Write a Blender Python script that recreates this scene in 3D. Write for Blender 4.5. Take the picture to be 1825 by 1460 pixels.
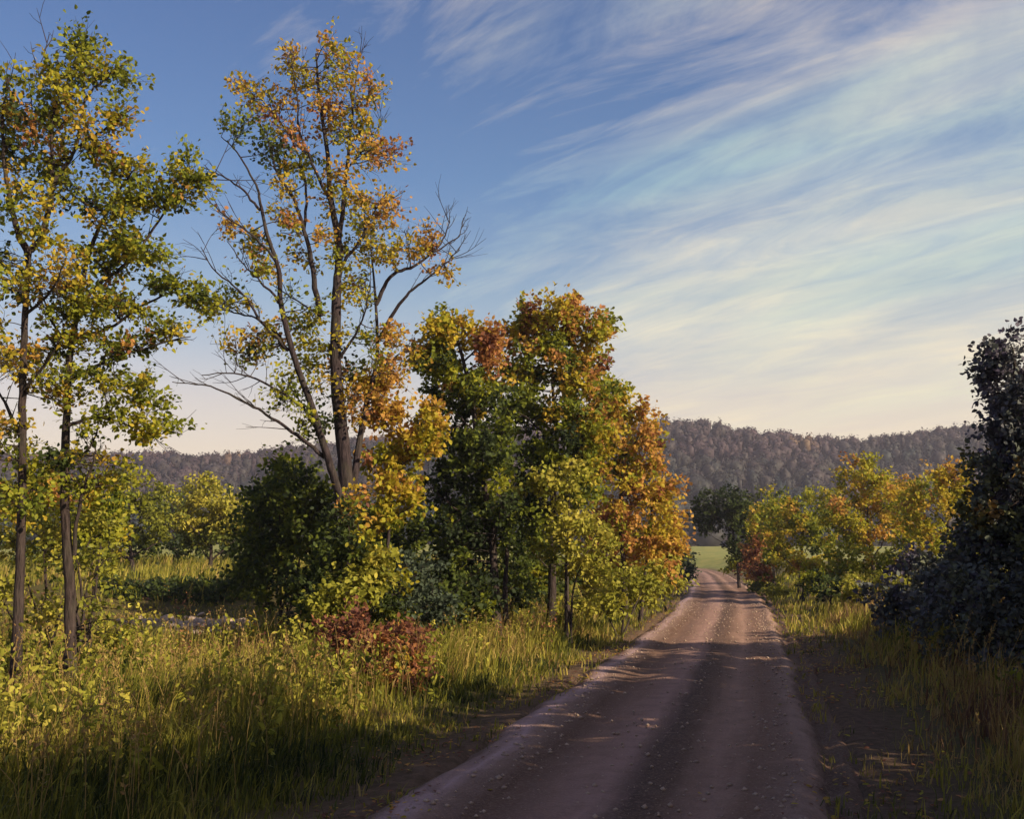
import bpy, math, random
import numpy as np

# ------------------------------------------------------------------ start
for o in list(bpy.data.objects):
    bpy.data.objects.remove(o)
scene = bpy.context.scene
COL = scene.collection
rng = np.random.default_rng(11)

# ------------------------------------------------------------------ camera
F = 1825 * 35 / 36.0                      # focal length in photograph pixels
PITCH = math.atan(255 / F)
CAM = np.array([0.0, 0.0, 2.2])
cd = bpy.data.cameras.new('camera')
cd.lens = 35
cd.sensor_width = 36
cd.clip_end = 6000
cam = bpy.data.objects.new('camera', cd)
COL.objects.link(cam)
cam.location = CAM
cam.rotation_euler = (math.pi / 2 + PITCH, 0, 0)
scene.camera = cam

# ------------------------------------------------------------------ light
SUN_AZ = math.radians(121)                  # clockwise from +Y (view direction)
SUN_EL = math.radians(29)
sd = bpy.data.lights.new('sun', 'SUN')
sd.energy = 5.0
sd.angle = math.radians(0.6)
sd.color = (1.0, 0.84, 0.58)
sun = bpy.data.objects.new('sun', sd)
COL.objects.link(sun)
sun.location = (60, -10, 40)
sun.rotation_euler = (math.pi / 2 - SUN_EL, 0, -SUN_AZ + math.pi)

scene.view_settings.view_transform = 'Standard'
scene.view_settings.look = 'None'
scene.view_settings.exposure = 0.75
scene.view_settings.gamma = 1.0
scene.view_settings.use_curve_mapping = False


def mk(nt, typ, **kw):
    n = nt.nodes.new(typ)
    for k, v in kw.items():
        setattr(n, k, v)
    return n


def math_node(nt, op, a, b=None, clamp=False):
    n = nt.nodes.new('ShaderNodeMath')
    n.operation = op
    n.use_clamp = clamp
    for i, v in enumerate((a, b)):
        if v is None:
            continue
        if isinstance(v, (int, float)):
            n.inputs[i].default_value = v
        else:
            nt.links.new(v, n.inputs[i])
    return n.outputs[0]


def ramp(nt, fac, stops, interp='LINEAR'):
    n = nt.nodes.new('ShaderNodeValToRGB')
    cr = n.color_ramp
    cr.interpolation = interp
    while len(cr.elements) < len(stops):
        cr.elements.new(0.5)
    for e, (p, c) in zip(cr.elements, stops):
        e.position = p
        e.color = (c, c, c, 1) if isinstance(c, (int, float)) else (c[0], c[1], c[2], 1)
    if fac is not None:
        nt.links.new(fac, n.inputs[0])
    return n.outputs[0]


def mixc(nt, fac, a, b, blend='MIX'):
    n = nt.nodes.new('ShaderNodeMix')
    n.data_type = 'RGBA'
    n.blend_type = blend
    for sock, v in ((n.inputs[0], fac), (n.inputs[6], a), (n.inputs[7], b)):
        if isinstance(v, (int, float)):
            sock.default_value = v
        elif isinstance(v, tuple):
            sock.default_value = (v[0], v[1], v[2], 1)
        else:
            nt.links.new(v, sock)
    return n.outputs[2]


def noise(nt, vec, scale, detail=4, rough=0.55, dist=0.0):
    n = nt.nodes.new('ShaderNodeTexNoise')
    n.inputs['Scale'].default_value = scale
    n.inputs['Detail'].default_value = detail
    n.inputs['Roughness'].default_value = rough
    n.inputs['Distortion'].default_value = dist
    if vec is not None:
        nt.links.new(vec, n.inputs['Vector'])
    return n.outputs['Fac']


# ------------------------------------------------------------------ world: clear autumn sky with thin cirrus
world = bpy.data.worlds.new('World')
scene.world = world
world.use_nodes = True
nt = world.node_tree
nt.nodes.clear()
out = mk(nt, 'ShaderNodeOutputWorld')
sky = mk(nt, 'ShaderNodeTexSky', sky_type='NISHITA', sun_disc=False)
sky.sun_elevation = SUN_EL
sky.sun_rotation = SUN_AZ
sky.altitude = 200
sky.air_density = 1.0
sky.dust_density = 1.2
sky.ozone_density = 1.3
tc = mk(nt, 'ShaderNodeTexCoord')
sep = mk(nt, 'ShaderNodeSeparateXYZ')
nt.links.new(tc.outputs['Generated'], sep.inputs[0])
X, Y, Z = sep.outputs
zc = math_node(nt, 'MAXIMUM', Z, 0.0)
zz = math_node(nt, 'ADD', zc, 0.16)
px = math_node(nt, 'DIVIDE', X, zz)
py = math_node(nt, 'DIVIDE', Y, zz)
# streak axes on the cloud plane: a runs along the streaks, b across them
a1 = math_node(nt, 'MULTIPLY', px, -0.72)
a2 = math_node(nt, 'MULTIPLY', py, 0.69)
al = math_node(nt, 'ADD', a1, a2)
b1 = math_node(nt, 'MULTIPLY', px, 0.69)
b2 = math_node(nt, 'MULTIPLY', py, 0.72)
ac = math_node(nt, 'ADD', b1, b2)
comb = mk(nt, 'ShaderNodeCombineXYZ')
nt.links.new(math_node(nt, 'MULTIPLY', al, 0.55), comb.inputs[0])
nt.links.new(math_node(nt, 'MULTIPLY', ac, 1.35), comb.inputs[1])
comb.inputs[2].default_value = 3.7
n1 = noise(nt, comb.outputs[0], 1.25, 8, 0.58, 0.8)
comb2 = mk(nt, 'ShaderNodeCombineXYZ')
nt.links.new(math_node(nt, 'MULTIPLY', al, 1.5), comb2.inputs[0])
nt.links.new(math_node(nt, 'MULTIPLY', ac, 5.0), comb2.inputs[1])
comb2.inputs[2].default_value = 8.1
n2 = noise(nt, comb2.outputs[0], 1.5, 9, 0.66, 1.0)
n3 = noise(nt, comb.outputs[0], 0.9, 3, 0.5, 0.4)
# the cloud sheet thickens across the streaks towards the sun side
cov = math_node(nt, 'MULTIPLY', math_node(nt, 'SUBTRACT', px, 0.20), 0.26)
cov = math_node(nt, 'MINIMUM', math_node(nt, 'MAXIMUM', cov, -0.17), 0.115)
dens = math_node(nt, 'ADD', math_node(nt, 'ADD', math_node(nt, 'MULTIPLY', n1, 0.75), math_node(nt, 'MULTIPLY', n2, 0.27)), cov)
cm = ramp(nt, dens, [(0.46, 0.0), (0.585, 0.48), (0.74, 0.95)])
cloudcol = mixc(nt, ramp(nt, n3, [(0.36, 0.0), (0.54, 1.0)]), (0.50, 0.74, 0.70), (1.06, 0.88, 0.69))
cloudcol = mixc(nt, ramp(nt, n2, [(0.35, 0.45), (0.6, 0.0)]), cloudcol, (0.42, 0.52, 0.78))
bsky = mk(nt, 'ShaderNodeBackground')
tint = mixc(nt, 1.0, sky.outputs[0], (0.72, 0.93, 1.55), 'MULTIPLY')
nt.links.new(tint, bsky.inputs[0])
bsky.inputs[1].default_value = 0.048
bcl = mk(nt, 'ShaderNodeBackground')
nt.links.new(cloudcol, bcl.inputs[0])
bcl.inputs[1].default_value = 0.55
mx = mk(nt, 'ShaderNodeMixShader')
nt.links.new(cm, mx.inputs[0])
nt.links.new(bsky.outputs[0], mx.inputs[1])
nt.links.new(bcl.outputs[0], mx.inputs[2])
# low haze above the horizon
bhz = mk(nt, 'ShaderNodeBackground')
nt.links.new(ramp(nt, zc, [(0.0, (1.06, 0.80, 0.54)), (0.15, (1.06, 0.88, 0.57)), (0.25, (0.70, 0.86, 0.64)), (0.36, (0.40, 0.72, 0.72))]), bhz.inputs[0])
bhz.inputs[1].default_value = 0.63
hf = math_node(nt, 'EXPONENT', math_node(nt, 'MULTIPLY', zc, -5.6))
hf = math_node(nt, 'MULTIPLY', hf, 1.35, True)
mx2 = mk(nt, 'ShaderNodeMixShader')
nt.links.new(hf, mx2.inputs[0])
nt.links.new(mx.outputs[0], mx2.inputs[1])
nt.links.new(bhz.outputs[0], mx2.inputs[2])
nt.links.new(mx2.outputs[0], out.inputs[0])

# ------------------------------------------------------------------ helpers
C_, S_ = math.cos(PITCH), math.sin(PITCH)


def P(px, py, d):
    """point seen at photograph pixel (px, py), d metres ahead of the camera"""
    u = (px - 912.5) / F
    v = (730 - py) / F
    dirv = np.array([u, C_ - S_ * v, S_ + C_ * v])
    return CAM + dirv * (d / dirv[1])


def sstep(a, b, t):
    k = np.clip((np.asarray(t, float) - a) / (b - a), 0, 1)
    return k * k * (3 - 2 * k)


def vnoise(x, y, seed=0):
    """smooth value noise in about -1..1"""
    x = np.asarray(x, float)
    y = np.asarray(y, float)
    xi = np.floor(x).astype(np.int64)
    yi = np.floor(y).astype(np.int64)
    fx = x - xi
    fy = y - yi

    def h(i, j):
        n = (i * 374761393 + j * 668265263 + seed * 974711) & 0x7fffffff
        n = ((n ^ (n >> 13)) * 1274126177) & 0x7fffffff
        return ((n ^ (n >> 16)) & 0xffff) / 32767.5 - 1
    sx = fx * fx * (3 - 2 * fx)
    sy = fy * fy * (3 - 2 * fy)
    return ((h(xi, yi) * (1 - sx) + h(xi + 1, yi) * sx) * (1 - sy)
            + (h(xi, yi + 1) * (1 - sx) + h(xi + 1, yi + 1) * sx) * sy)


def fbm(x, y, seed=0, oct=4):
    s = 0
    a = 0.5
    for k in range(oct):
        s = s + a * vnoise(x * 2 ** k, y * 2 ** k, seed + k * 17)
        a *= 0.5
    return s


RY = np.array([-30, 8.7, 13.4, 17.6, 26.0, 38.3, 55, 72.8, 95, 114, 126, 136, 142])
RX = np.array([-8.6, 0.79, 2.04, 3.09, 5.08, 7.95, 11.5, 14.7, 18.7, 21.6, 22.6, 21.0, 17.0])


def road_x(y):
    return np.interp(y, RY, RX)


def lateral(x, y):
    return (x - road_x(y)) * 0.97


HALF = 1.66


def terrain(x, y):
    x = np.asarray(x, float)
    y = np.asarray(y, float)
    s = lateral(x, y)
    off = sstep(2.4, 7, np.abs(s))
    z = 0.16 * fbm(x * 0.22, y * 0.22, 3) * off + 0.05 * fbm(x * 0.9, y * 0.9, 5) * sstep(2.2, 3.5, np.abs(s))
    z = z + 1.15 * sstep(33.5, 38, y + 1.3 * vnoise(x * 0.3, 0 * x, 9)) * sstep(-9.5, -15, s)
    z = z + 0.5 * sstep(40, 60, y) * sstep(-9.5, -15, s)
    z = z + 0.55 * sstep(3.2, 7.5, s) * sstep(12, 30, y) + 0.18 * sstep(2.6, 4.5, s)
    z = z + 0.5 * sstep(30, 45, y) * sstep(5, 10, s)
    z = z - 0.10 * np.exp(-((s + 2.7) / 0.5) ** 2)
    z = z + 2.3 * sstep(112, 230, y)
    z = z + 14 * sstep(420, 1500, np.hypot(x, y))
    return z


def road_z(s):
    s = np.asarray(s, float)
    z = 0.03 + 0.035 * np.cos(np.clip(s / HALF, -1, 1) * math.pi / 2)
    z = z - 0.045 * np.exp(-((np.abs(s + 0.05) - 0.85) / 0.27) ** 2)
    z = z + 0.035 * np.exp(-((s - 1.55) / 0.13) ** 2) + 0.012 * np.exp(-((s + 1.55) / 0.16) ** 2)
    z = z - 0.10 * np.exp(-((s - 1.86) / 0.13) ** 2)
    z = z - 0.12 * sstep(1.95, 2.2, s) - 0.12 * sstep(1.75, 2.05, -s)
    return z


class MB:
    def __init__(self):
        self.V, self.Q, self.T, self.A, self.n = [], [], [], [], 0

    def add(self, v, q=None, t=None, tint=0.5):
        v = np.asarray(v, float).reshape(-1, 3)
        nf = 0
        if q is not None and len(q):
            q = np.asarray(q, np.int64).reshape(-1, 4)
        else:
            q = np.zeros((0, 4), np.int64)
        if t is not None and len(t):
            t = np.asarray(t, np.int64).reshape(-1, 3)
        else:
            t = np.zeros((0, 3), np.int64)
        self.V.append(v)
        self.Q.append(q + self.n)
        self.T.append(t + self.n)
        self.n += len(v)
        if np.isscalar(tint):
            self.A.append((np.full(len(q), tint), np.full(len(t), tint)))
        else:
            self.A.append(tint)

    def build(self, name, mat, parent=None, smooth=False, org=None):
        V = np.concatenate(self.V)
        Q = np.concatenate(self.Q)
        T = np.concatenate(self.T)
        A = np.concatenate([np.concatenate([a[0] for a in self.A]), np.concatenate([a[1] for a in self.A])])
        if org is not None:
            V = V - np.asarray(org)
        me = bpy.data.meshes.new(name)
        me.vertices.add(len(V))
        me.vertices.foreach_set('co', V.astype(np.float32).ravel())
        me.loops.add(len(Q) * 4 + len(T) * 3)
        me.loops.foreach_set('vertex_index', np.concatenate([Q.ravel(), T.ravel()]).astype(np.int32))
        me.polygons.add(len(Q) + len(T))
        st = np.concatenate([np.arange(len(Q)) * 4, len(Q) * 4 + np.arange(len(T)) * 3]).astype(np.int32)
        me.polygons.foreach_set('loop_start', st)
        if smooth:
            me.polygons.foreach_set('use_smooth', np.ones(len(st), bool))
        me.update(calc_edges=True)
        at = me.attributes.new('tint', 'FLOAT', 'FACE')
        at.data.foreach_set('value', A.astype(np.float32))
        me.materials.append(mat)
        o = bpy.data.objects.new(name, me)
        COL.objects.link(o)
        if parent is not None:
            o.parent = parent
        return o


def tag(o, label=None, cat=None, group=None, kind=None):
    if label:
        o['label'] = label
    if cat:
        o['category'] = cat
    if group:
        o['group'] = group
    if kind:
        o['kind'] = kind
    return o


def empty(name, loc):
    o = bpy.data.objects.new(name, None)
    o.empty_display_size = 0.2
    COL.objects.link(o)
    o.location = loc
    return o


def smooth_path(pts, per=5, jit=0.0):
    p = np.asarray(pts, float)
    if len(p) < 3:
        m = (p[0] + p[-1]) / 2
        p = np.array([p[0], m, p[-1]])
    e = np.vstack([2 * p[0] - p[1], p, 2 * p[-1] - p[-2]])
    res = []
    for i in range(1, len(e) - 2):
        t = np.linspace(0, 1, per, endpoint=False)[:, None]
        a, b, c, d = e[i - 1], e[i], e[i + 1], e[i + 2]
        res.append(0.5 * ((2 * b) + (c - a) * t + (2 * a - 5 * b + 4 * c - d) * t ** 2 + (3 * b - a - 3 * c + d) * t ** 3))
    r = np.vstack(res + [p[-1:]])
    if jit:
        j = rng.normal(0, jit, r.shape)
        j[0] = 0
        j[-1] = 0
        r = r + j
    return r


def tube(mb, pts, r0, r1, sides=6, power=1.0, lump=0.0, tint=0.5, radii=None):
    p = np.asarray(pts, float)
    k = len(p)
    tg = np.gradient(p, axis=0)
    tg /= np.linalg.norm(tg, axis=1)[:, None] + 1e-9
    ref = np.array([0.31, 0.77, 0.12]) if abs(tg[:, 1]).mean() < 0.8 else np.array([0.9, 0.1, 0.2])
    n1 = np.cross(tg, ref)
    n1 /= np.linalg.norm(n1, axis=1)[:, None] + 1e-9
    n2 = np.cross(tg, n1)
    t = np.linspace(0, 1, k)
    r = r0 + (r1 - r0) * t ** power if radii is None else np.asarray(radii)
    a = np.arange(sides) / sides * 2 * math.pi
    rr = r[:, None] * np.ones(sides)
    if lump:
        rr = rr * (1 + rng.normal(0, lump, rr.shape))
    v = p[:, None, :] + rr[..., None] * (np.cos(a)[None, :, None] * n1[:, None, :] + np.sin(a)[None, :, None] * n2[:, None, :])
    i = np.arange(k - 1)[:, None] * sides
    j = np.arange(sides)[None, :]
    jn = (j + 1) % sides
    q = np.stack([i + j, i + jn, i + sides + jn, i + sides + j], -1).reshape(-1, 4)
    mb.add(v.reshape(-1, 3), q, tint=tint)


LEAF = np.array([[0, 0, 0], [0.30, 0.30, 0.07], [0.24, 0.68, 0.06], [0, 1.0, -0.06], [-0.24, 0.68, 0.06], [-0.30, 0.30, 0.07]])


def leaves(mb, pos, size, tint, up=0.55, axis=None, width=1.0):
    n = len(pos)
    nrm = rng.normal(0, 1, (n, 3))
    nrm /= np.linalg.norm(nrm, axis=1)[:, None]
    nrm[:, 2] += up
    nrm /= np.linalg.norm(nrm, axis=1)[:, None] + 1e-9
    ax = rng.normal(0, 1, (n, 3))
    ax[:, 2] -= 0.3
    if axis is not None:
        ax = ax * 0.7 + axis
    ax -= nrm * np.sum(ax * nrm, axis=1)[:, None]
    ax /= np.linalg.norm(ax, axis=1)[:, None] + 1e-9
    sd_ = np.cross(ax, nrm)
    sz = np.asarray(size) * np.ones(n)
    v = (pos[:, None, :] + sz[:, None, None] * (LEAF[None, :, 0:1] * width * sd_[:, None, :] + LEAF[None, :, 1:2] * ax[:, None, :]
                                                + LEAF[None, :, 2:3] * nrm[:, None, :]))
    b = (np.arange(n) * 6)[:, None]
    q = np.concatenate([b + np.array([[0, 1, 2, 3]]), b + np.array([[0, 3, 4, 5]])], 1).reshape(-1, 4)
    tt = np.repeat(np.clip(tint, 0, 1), 2)
    mb.add(v.reshape(-1, 3), q, tint=(tt, np.zeros(0)))


# ------------------------------------------------------------------ materials
def new_mat(name):
    m = bpy.data.materials.new(name)
    m.use_nodes = True
    m.node_tree.nodes.clear()
    return m, m.node_tree, m.node_tree.nodes.new('ShaderNodeOutputMaterial')


def leaf_mat(name, stops, trans=0.38, rough=0.55, vary=0.25):
    m, t, o = new_mat(name)
    at = mk(t, 'ShaderNodeAttribute', attribute_name='tint')
    col = ramp(t, at.outputs['Fac'], stops)
    g = mk(t, 'ShaderNodeNewGeometry')
    nz = noise(t, g.outputs['Position'], 9.0, 2)
    col = mixc(t, 1.0, col, ramp(t, nz, [(0.3, 1 - vary), (0.7, 1 + vary)]), 'MULTIPLY')
    b = mk(t, 'ShaderNodeBsdfPrincipled')
    b.inputs['Roughness'].default_value = rough
    b.inputs['Specular IOR Level'].default_value = 0.12
    t.links.new(col, b.inputs['Base Color'])
    tr = mk(t, 'ShaderNodeBsdfTranslucent')
    t.links.new(col, tr.inputs['Color'])
    ms = mk(t, 'ShaderNodeMixShader')
    ms.inputs[0].default_value = trans
    t.links.new(b.outputs[0], ms.inputs[1])
    t.links.new(tr.outputs[0], ms.inputs[2])
    t.links.new(ms.outputs[0], o.inputs[0])
    return m


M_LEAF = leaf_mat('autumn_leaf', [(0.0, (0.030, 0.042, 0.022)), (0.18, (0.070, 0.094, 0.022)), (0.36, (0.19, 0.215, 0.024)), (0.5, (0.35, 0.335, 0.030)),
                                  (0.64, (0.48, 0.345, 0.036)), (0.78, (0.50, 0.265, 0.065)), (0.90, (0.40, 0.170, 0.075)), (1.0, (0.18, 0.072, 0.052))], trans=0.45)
M_LIME = leaf_mat('lime_leaf', [(0.0, (0.035, 0.050, 0.014)), (0.3, (0.12, 0.135, 0.020)), (0.6, (0.28, 0.27, 0.035)), (1.0, (0.48, 0.40, 0.07))])
M_SHADE_LEAF = leaf_mat('shade_violet_leaf', [(0.0, (0.085, 0.070, 0.110)), (0.4, (0.095, 0.105, 0.090)), (0.75, (0.12, 0.125, 0.045)), (1.0, (0.24, 0.14, 0.045))], trans=0.15)  # violet of sky-lit shade put into the leaf colour
M_GREY = leaf_mat('grey_green_leaf', [(0.0, (0.04, 0.055, 0.035)), (0.6, (0.10, 0.125, 0.08)), (1.0, (0.20, 0.21, 0.10))])
M_GRASS = leaf_mat('grass_blade', [(0.0, (0.022, 0.034, 0.012)), (0.22, (0.075, 0.085, 0.018)), (0.42, (0.20, 0.19, 0.028)), (0.58, (0.34, 0.285, 0.05)),
                                   (0.74, (0.37, 0.25, 0.09)), (0.88, (0.24, 0.135, 0.055)), (1.0, (0.13, 0.065, 0.045))], trans=0.3, vary=0.15)
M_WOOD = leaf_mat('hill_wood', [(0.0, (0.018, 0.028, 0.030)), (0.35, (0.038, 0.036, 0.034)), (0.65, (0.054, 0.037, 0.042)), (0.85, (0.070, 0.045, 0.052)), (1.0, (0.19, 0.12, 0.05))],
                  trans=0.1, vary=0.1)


def bark_mat(name, c0, c1):
    m, t, o = new_mat(name)
    g = mk(t, 'ShaderNodeNewGeometry')
    mp = mk(t, 'ShaderNodeMapping')
    mp.inputs['Scale'].default_value = (1, 1, 0.16)
    t.links.new(g.outputs['Position'], mp.inputs[0])
    n = noise(t, mp.outputs[0], 22, 5, 0.65)
    n_b = noise(t, g.outputs['Position'], 2.0, 3)
    col = mixc(t, ramp(t, n, [(0.35, 0.0), (0.68, 1.0)]), c0, c1)
    col = mixc(t, ramp(t, n_b, [(0.45, 0.0), (0.75, 0.55)]), col, (0.065, 0.060, 0.042))
    b = mk(t, 'ShaderNodeBsdfPrincipled')
    b.inputs['Roughness'].default_value = 0.9
    b.inputs['Specular IOR Level'].default_value = 0.15
    t.links.new(col, b.inputs['Base Color'])
    bp = mk(t, 'ShaderNodeBump')
    bp.inputs['Strength'].default_value = 1.0
    bp.inputs['Distance'].default_value = 0.05
    t.links.new(n, bp.inputs['Height'])
    t.links.new(bp.outputs[0], b.inputs['Normal'])
    t.links.new(b.outputs[0], o.inputs[0])
    return m


M_BARK = bark_mat('grey_violet_bark', (0.016, 0.011, 0.013), (0.066, 0.047, 0.052))
M_BARKD = bark_mat('dark_bark', (0.020, 0.014, 0.014), (0.075, 0.053, 0.050))


def ground_mat():
    m, t, o = new_mat('meadow_soil')
    g = mk(t, 'ShaderNodeNewGeometry')
    at = mk(t, 'ShaderNodeAttribute', attribute_name='dirt')
    af = mk(t, 'ShaderNodeAttribute', attribute_name='field')
    n1 = noise(t, g.outputs['Position'], 0.6, 5)
    n2 = noise(t, g.outputs['Position'], 7.0, 5, 0.65)
    n3 = noise(t, g.outputs['Position'], 60.0, 3, 0.7)
    grass = mixc(t, ramp(t, n1, [(0.38, 0.0), (0.62, 1.0)]), (0.060, 0.058, 0.018), (0.115, 0.095, 0.030))
    grass = mixc(t, ramp(t, n2, [(0.42, 0.0), (0.66, 0.8)]), grass, (0.075, 0.050, 0.028))
    field = mixc(t, ramp(t, n1, [(0.35, 0.0), (0.65, 1.0)]), (0.15, 0.175, 0.050), (0.26, 0.235, 0.075))
    grass = mixc(t, af.outputs['Fac'], grass, field)
    soil = mixc(t, ramp(t, n2, [(0.33, 0.0), (0.68, 1.0)]), (0.065, 0.038, 0.025), (0.150, 0.094, 0.062))
    soil = mixc(t, ramp(t, n3, [(0.5, 0.0), (0.72, 0.5)]), soil, (0.19, 0.14, 0.10))
    an = mk(t, 'ShaderNodeAttribute', attribute_name='tan')
    tf = math_node(t, 'ADD', an.outputs['Fac'], math_node(t, 'MULTIPLY', math_node(t, 'SUBTRACT', n2, 0.62), 1.2), True)
    grass = mixc(t, tf, grass, (0.33, 0.22, 0.15))
    edge = math_node(t, 'ADD', at.outputs['Fac'], math_node(t, 'MULTIPLY', math_node(t, 'SUBTRACT', n2, 0.5), 1.1), True)
    col = mixc(t, edge, grass, soil)
    b = mk(t, 'ShaderNodeBsdfPrincipled')
    b.inputs['Roughness'].default_value = 0.95
    b.inputs['Specular IOR Level'].default_value = 0.1
    t.links.new(col, b.inputs['Base Color'])
    bp = mk(t, 'ShaderNodeBump')
    bp.inputs['Strength'].default_value = 0.7
    bp.inputs['Distance'].default_value = 0.05
    t.links.new(math_node(t, 'ADD', n2, math_node(t, 'MULTIPLY', n3, 0.4)), bp.inputs['Height'])
    t.links.new(bp.outputs[0], b.inputs['Normal'])
    t.links.new(b.outputs[0], o.inputs[0])
    return m


def road_mat():
    m, t, o = new_mat('gravel_track')
    uv = mk(t, 'ShaderNodeUVMap', uv_map='lane')          # u across (metres from the middle), v along
    g = mk(t, 'ShaderNodeNewGeometry')
    sp = mk(t, 'ShaderNodeSeparateXYZ')
    t.links.new(uv.outputs[0], sp.inputs[0])
    mp = mk(t, 'ShaderNodeMapping')
    mp.inputs['Scale'].default_value = (1.5, 0.16, 1)
    t.links.new(uv.outputs[0], mp.inputs[0])
    nl = noise(t, mp.outputs[0], 1.6, 5, 0.6, 0.4)
    n2 = noise(t, g.outputs['Position'], 3.2, 6, 0.65)
    n3 = noise(t, g.outputs['Position'], 38.0, 4, 0.7)
    vor = mk(t, 'ShaderNodeTexVoronoi')
    vor.inputs['Scale'].default_value = 34
    t.links.new(g.outputs['Position'], vor.inputs['Vector'])
    uw = math_node(t, 'ADD', sp.outputs[0], math_node(t, 'MULTIPLY', math_node(t, 'SUBTRACT', nl, 0.5), 0.55))
    uf = math_node(t, 'ADD', math_node(t, 'DIVIDE', uw, 4.4), 0.5)
    # worn bands across the lane: loose pale edge, packed wheel track, darker middle
    band = ramp(t, uf, [(0.09, (0.15, 0.11, 0.09)), (0.135, (0.38, 0.32, 0.36)), (0.175, (0.21, 0.165, 0.15)), (0.25, (0.095, 0.062, 0.046)), (0.36, (0.21, 0.150, 0.13)), (0.46, (0.30, 0.225, 0.215)),
                        (0.53, (0.062, 0.042, 0.038)), (0.59, (0.095, 0.064, 0.050)), (0.68, (0.28, 0.21, 0.18)), (0.76, (0.16, 0.108, 0.082)), (0.835, (0.20, 0.15, 0.13)), (0.865, (0.28, 0.225, 0.20)), (0.895, (0.075, 0.050, 0.038)), (0.94, (0.10, 0.07, 0.05))])
    col = mixc(t, ramp(t, n2, [(0.46, 0.0), (0.70, 0.5)]), band, (0.13, 0.095, 0.075))
    col = mixc(t, ramp(t, n2, [(0.28, 0.4), (0.42, 0.0)]), col, (0.33, 0.26, 0.23))
    col = mixc(t, ramp(t, n3, [(0.52, 0.0), (0.68, 0.55)]), col, (0.34, 0.28, 0.24))
    col = mixc(t, 1.0, col, (1.06, 0.83, 0.74), 'MULTIPLY')
    b = mk(t, 'ShaderNodeBsdfPrincipled')
    b.inputs['Roughness'].default_value = 0.88
    b.inputs['Specular IOR Level'].default_value = 0.25
    t.links.new(col, b.inputs['Base Color'])
    bp = mk(t, 'ShaderNodeBump')
    bp.inputs['Strength'].default_value = 0.8
    bp.inputs['Distance'].default_value = 0.035
    h = math_node(t, 'ADD', math_node(t, 'MULTIPLY', n2, 0.9), math_node(t, 'MULTIPLY', n3, 0.5))
    h = math_node(t, 'SUBTRACT', h, math_node(t, 'MULTIPLY', vor.outputs['Distance'], 0.5))
    t.links.new(h, bp.inputs['Height'])
    t.links.new(bp.outputs[0], b.inputs['Normal'])
    t.links.new(b.outputs[0], o.inputs[0])
    return m


def stone_mat():
    m, t, o = new_mat('field_stone')
    g = mk(t, 'ShaderNodeNewGeometry')
    oi = mk(t, 'ShaderNodeObjectInfo')
    n = noise(t, g.outputs['Position'], 9, 6, 0.65)
    col = mixc(t, ramp(t, n, [(0.3, 0.0), (0.7, 1.0)]), (0.19, 0.125, 0.095), (0.50, 0.36, 0.27))
    col = mixc(t, math_node(t, 'MULTIPLY', oi.outputs['Random'], 0.6), col, (0.34, 0.26, 0.21))
    b = mk(t, 'ShaderNodeBsdfPrincipled')
    b.inputs['Roughness'].default_value = 0.9
    t.links.new(col, b.inputs['Base Color'])
    bp = mk(t, 'ShaderNodeBump')
    bp.inputs['Strength'].default_value = 0.6
    bp.inputs['Distance'].default_value = 0.02
    t.links.new(n, bp.inputs['Height'])
    t.links.new(bp.outputs[0], b.inputs['Normal'])
    t.links.new(b.outputs[0], o.inputs[0])
    return m


M_GROUND, M_ROAD, M_STONE = ground_mat(), road_mat(), stone_mat()

# ------------------------------------------------------------------ ground sheet
def axis_pts(lo, hi, mid, n, k):
    t = np.linspace(-1, 1, n)
    s = np.sinh(t * k) / math.sinh(k)
    return np.where(s < 0, mid + s * (mid - lo), mid + s * (hi - mid))


gx = np.concatenate([np.linspace(-2200, -45, 22)[:-1], np.linspace(-45, -14, 36)[:-1], np.linspace(-14, 16, 120)[:-1], np.linspace(16, 60, 40)[:-1], np.linspace(60, 2200, 22)])
gy = np.concatenate([np.linspace(-500, -12, 10)[:-1], np.linspace(-12, 5, 25)[:-1], np.linspace(5, 45, 150)[:-1], np.linspace(45, 250, 90)[:-1], np.linspace(250, 3200, 30)])
GX, GY = np.meshgrid(gx, gy)
s_ = lateral(GX, GY)
GZ = terrain(GX, GY) - 0.22 * sstep(2.25, 1.85, s_) * sstep(2.1, 1.75, -s_) * (GY < 141)
mb = MB()
nx, ny = len(gx), len(gy)
ii, jj = np.meshgrid(np.arange(nx - 1), np.arange(ny - 1))
q = np.stack([jj * nx + ii, jj * nx + ii + 1, (jj + 1) * nx + ii + 1, (jj + 1) * nx + ii], -1).reshape(-1, 4)
mb.add(np.stack([GX, GY, GZ], -1).reshape(-1, 3), q)
ground = mb.build('ground', M_GROUND, smooth=True)
tag(ground, 'rough autumn meadow ground on both sides of the lane', kind='structure')
me = ground.data
dirt = (sstep(3.5, 2.3, np.abs(s_ - 0.15)) * (0.75 + 0.25 * (GY < 60))).ravel()
fld = (sstep(100, 118, GY) * sstep(420, 300, GY)).ravel()
fld = np.maximum(fld, (sstep(38.5, 42, GY) * sstep(-12, -16, s_)).ravel() * 0.8)
tan = (np.exp(-((GX + 9.6) / 3.0) ** 2 - ((GY - 30.6) / 2.2) ** 2) * 1.1).ravel()
for nm, arr in (('dirt', dirt), ('field', fld), ('tan', tan)):
    a = me.attributes.new(nm, 'FLOAT', 'POINT')
    a.data.foreach_set('value', arr.astype(np.float32))

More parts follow.
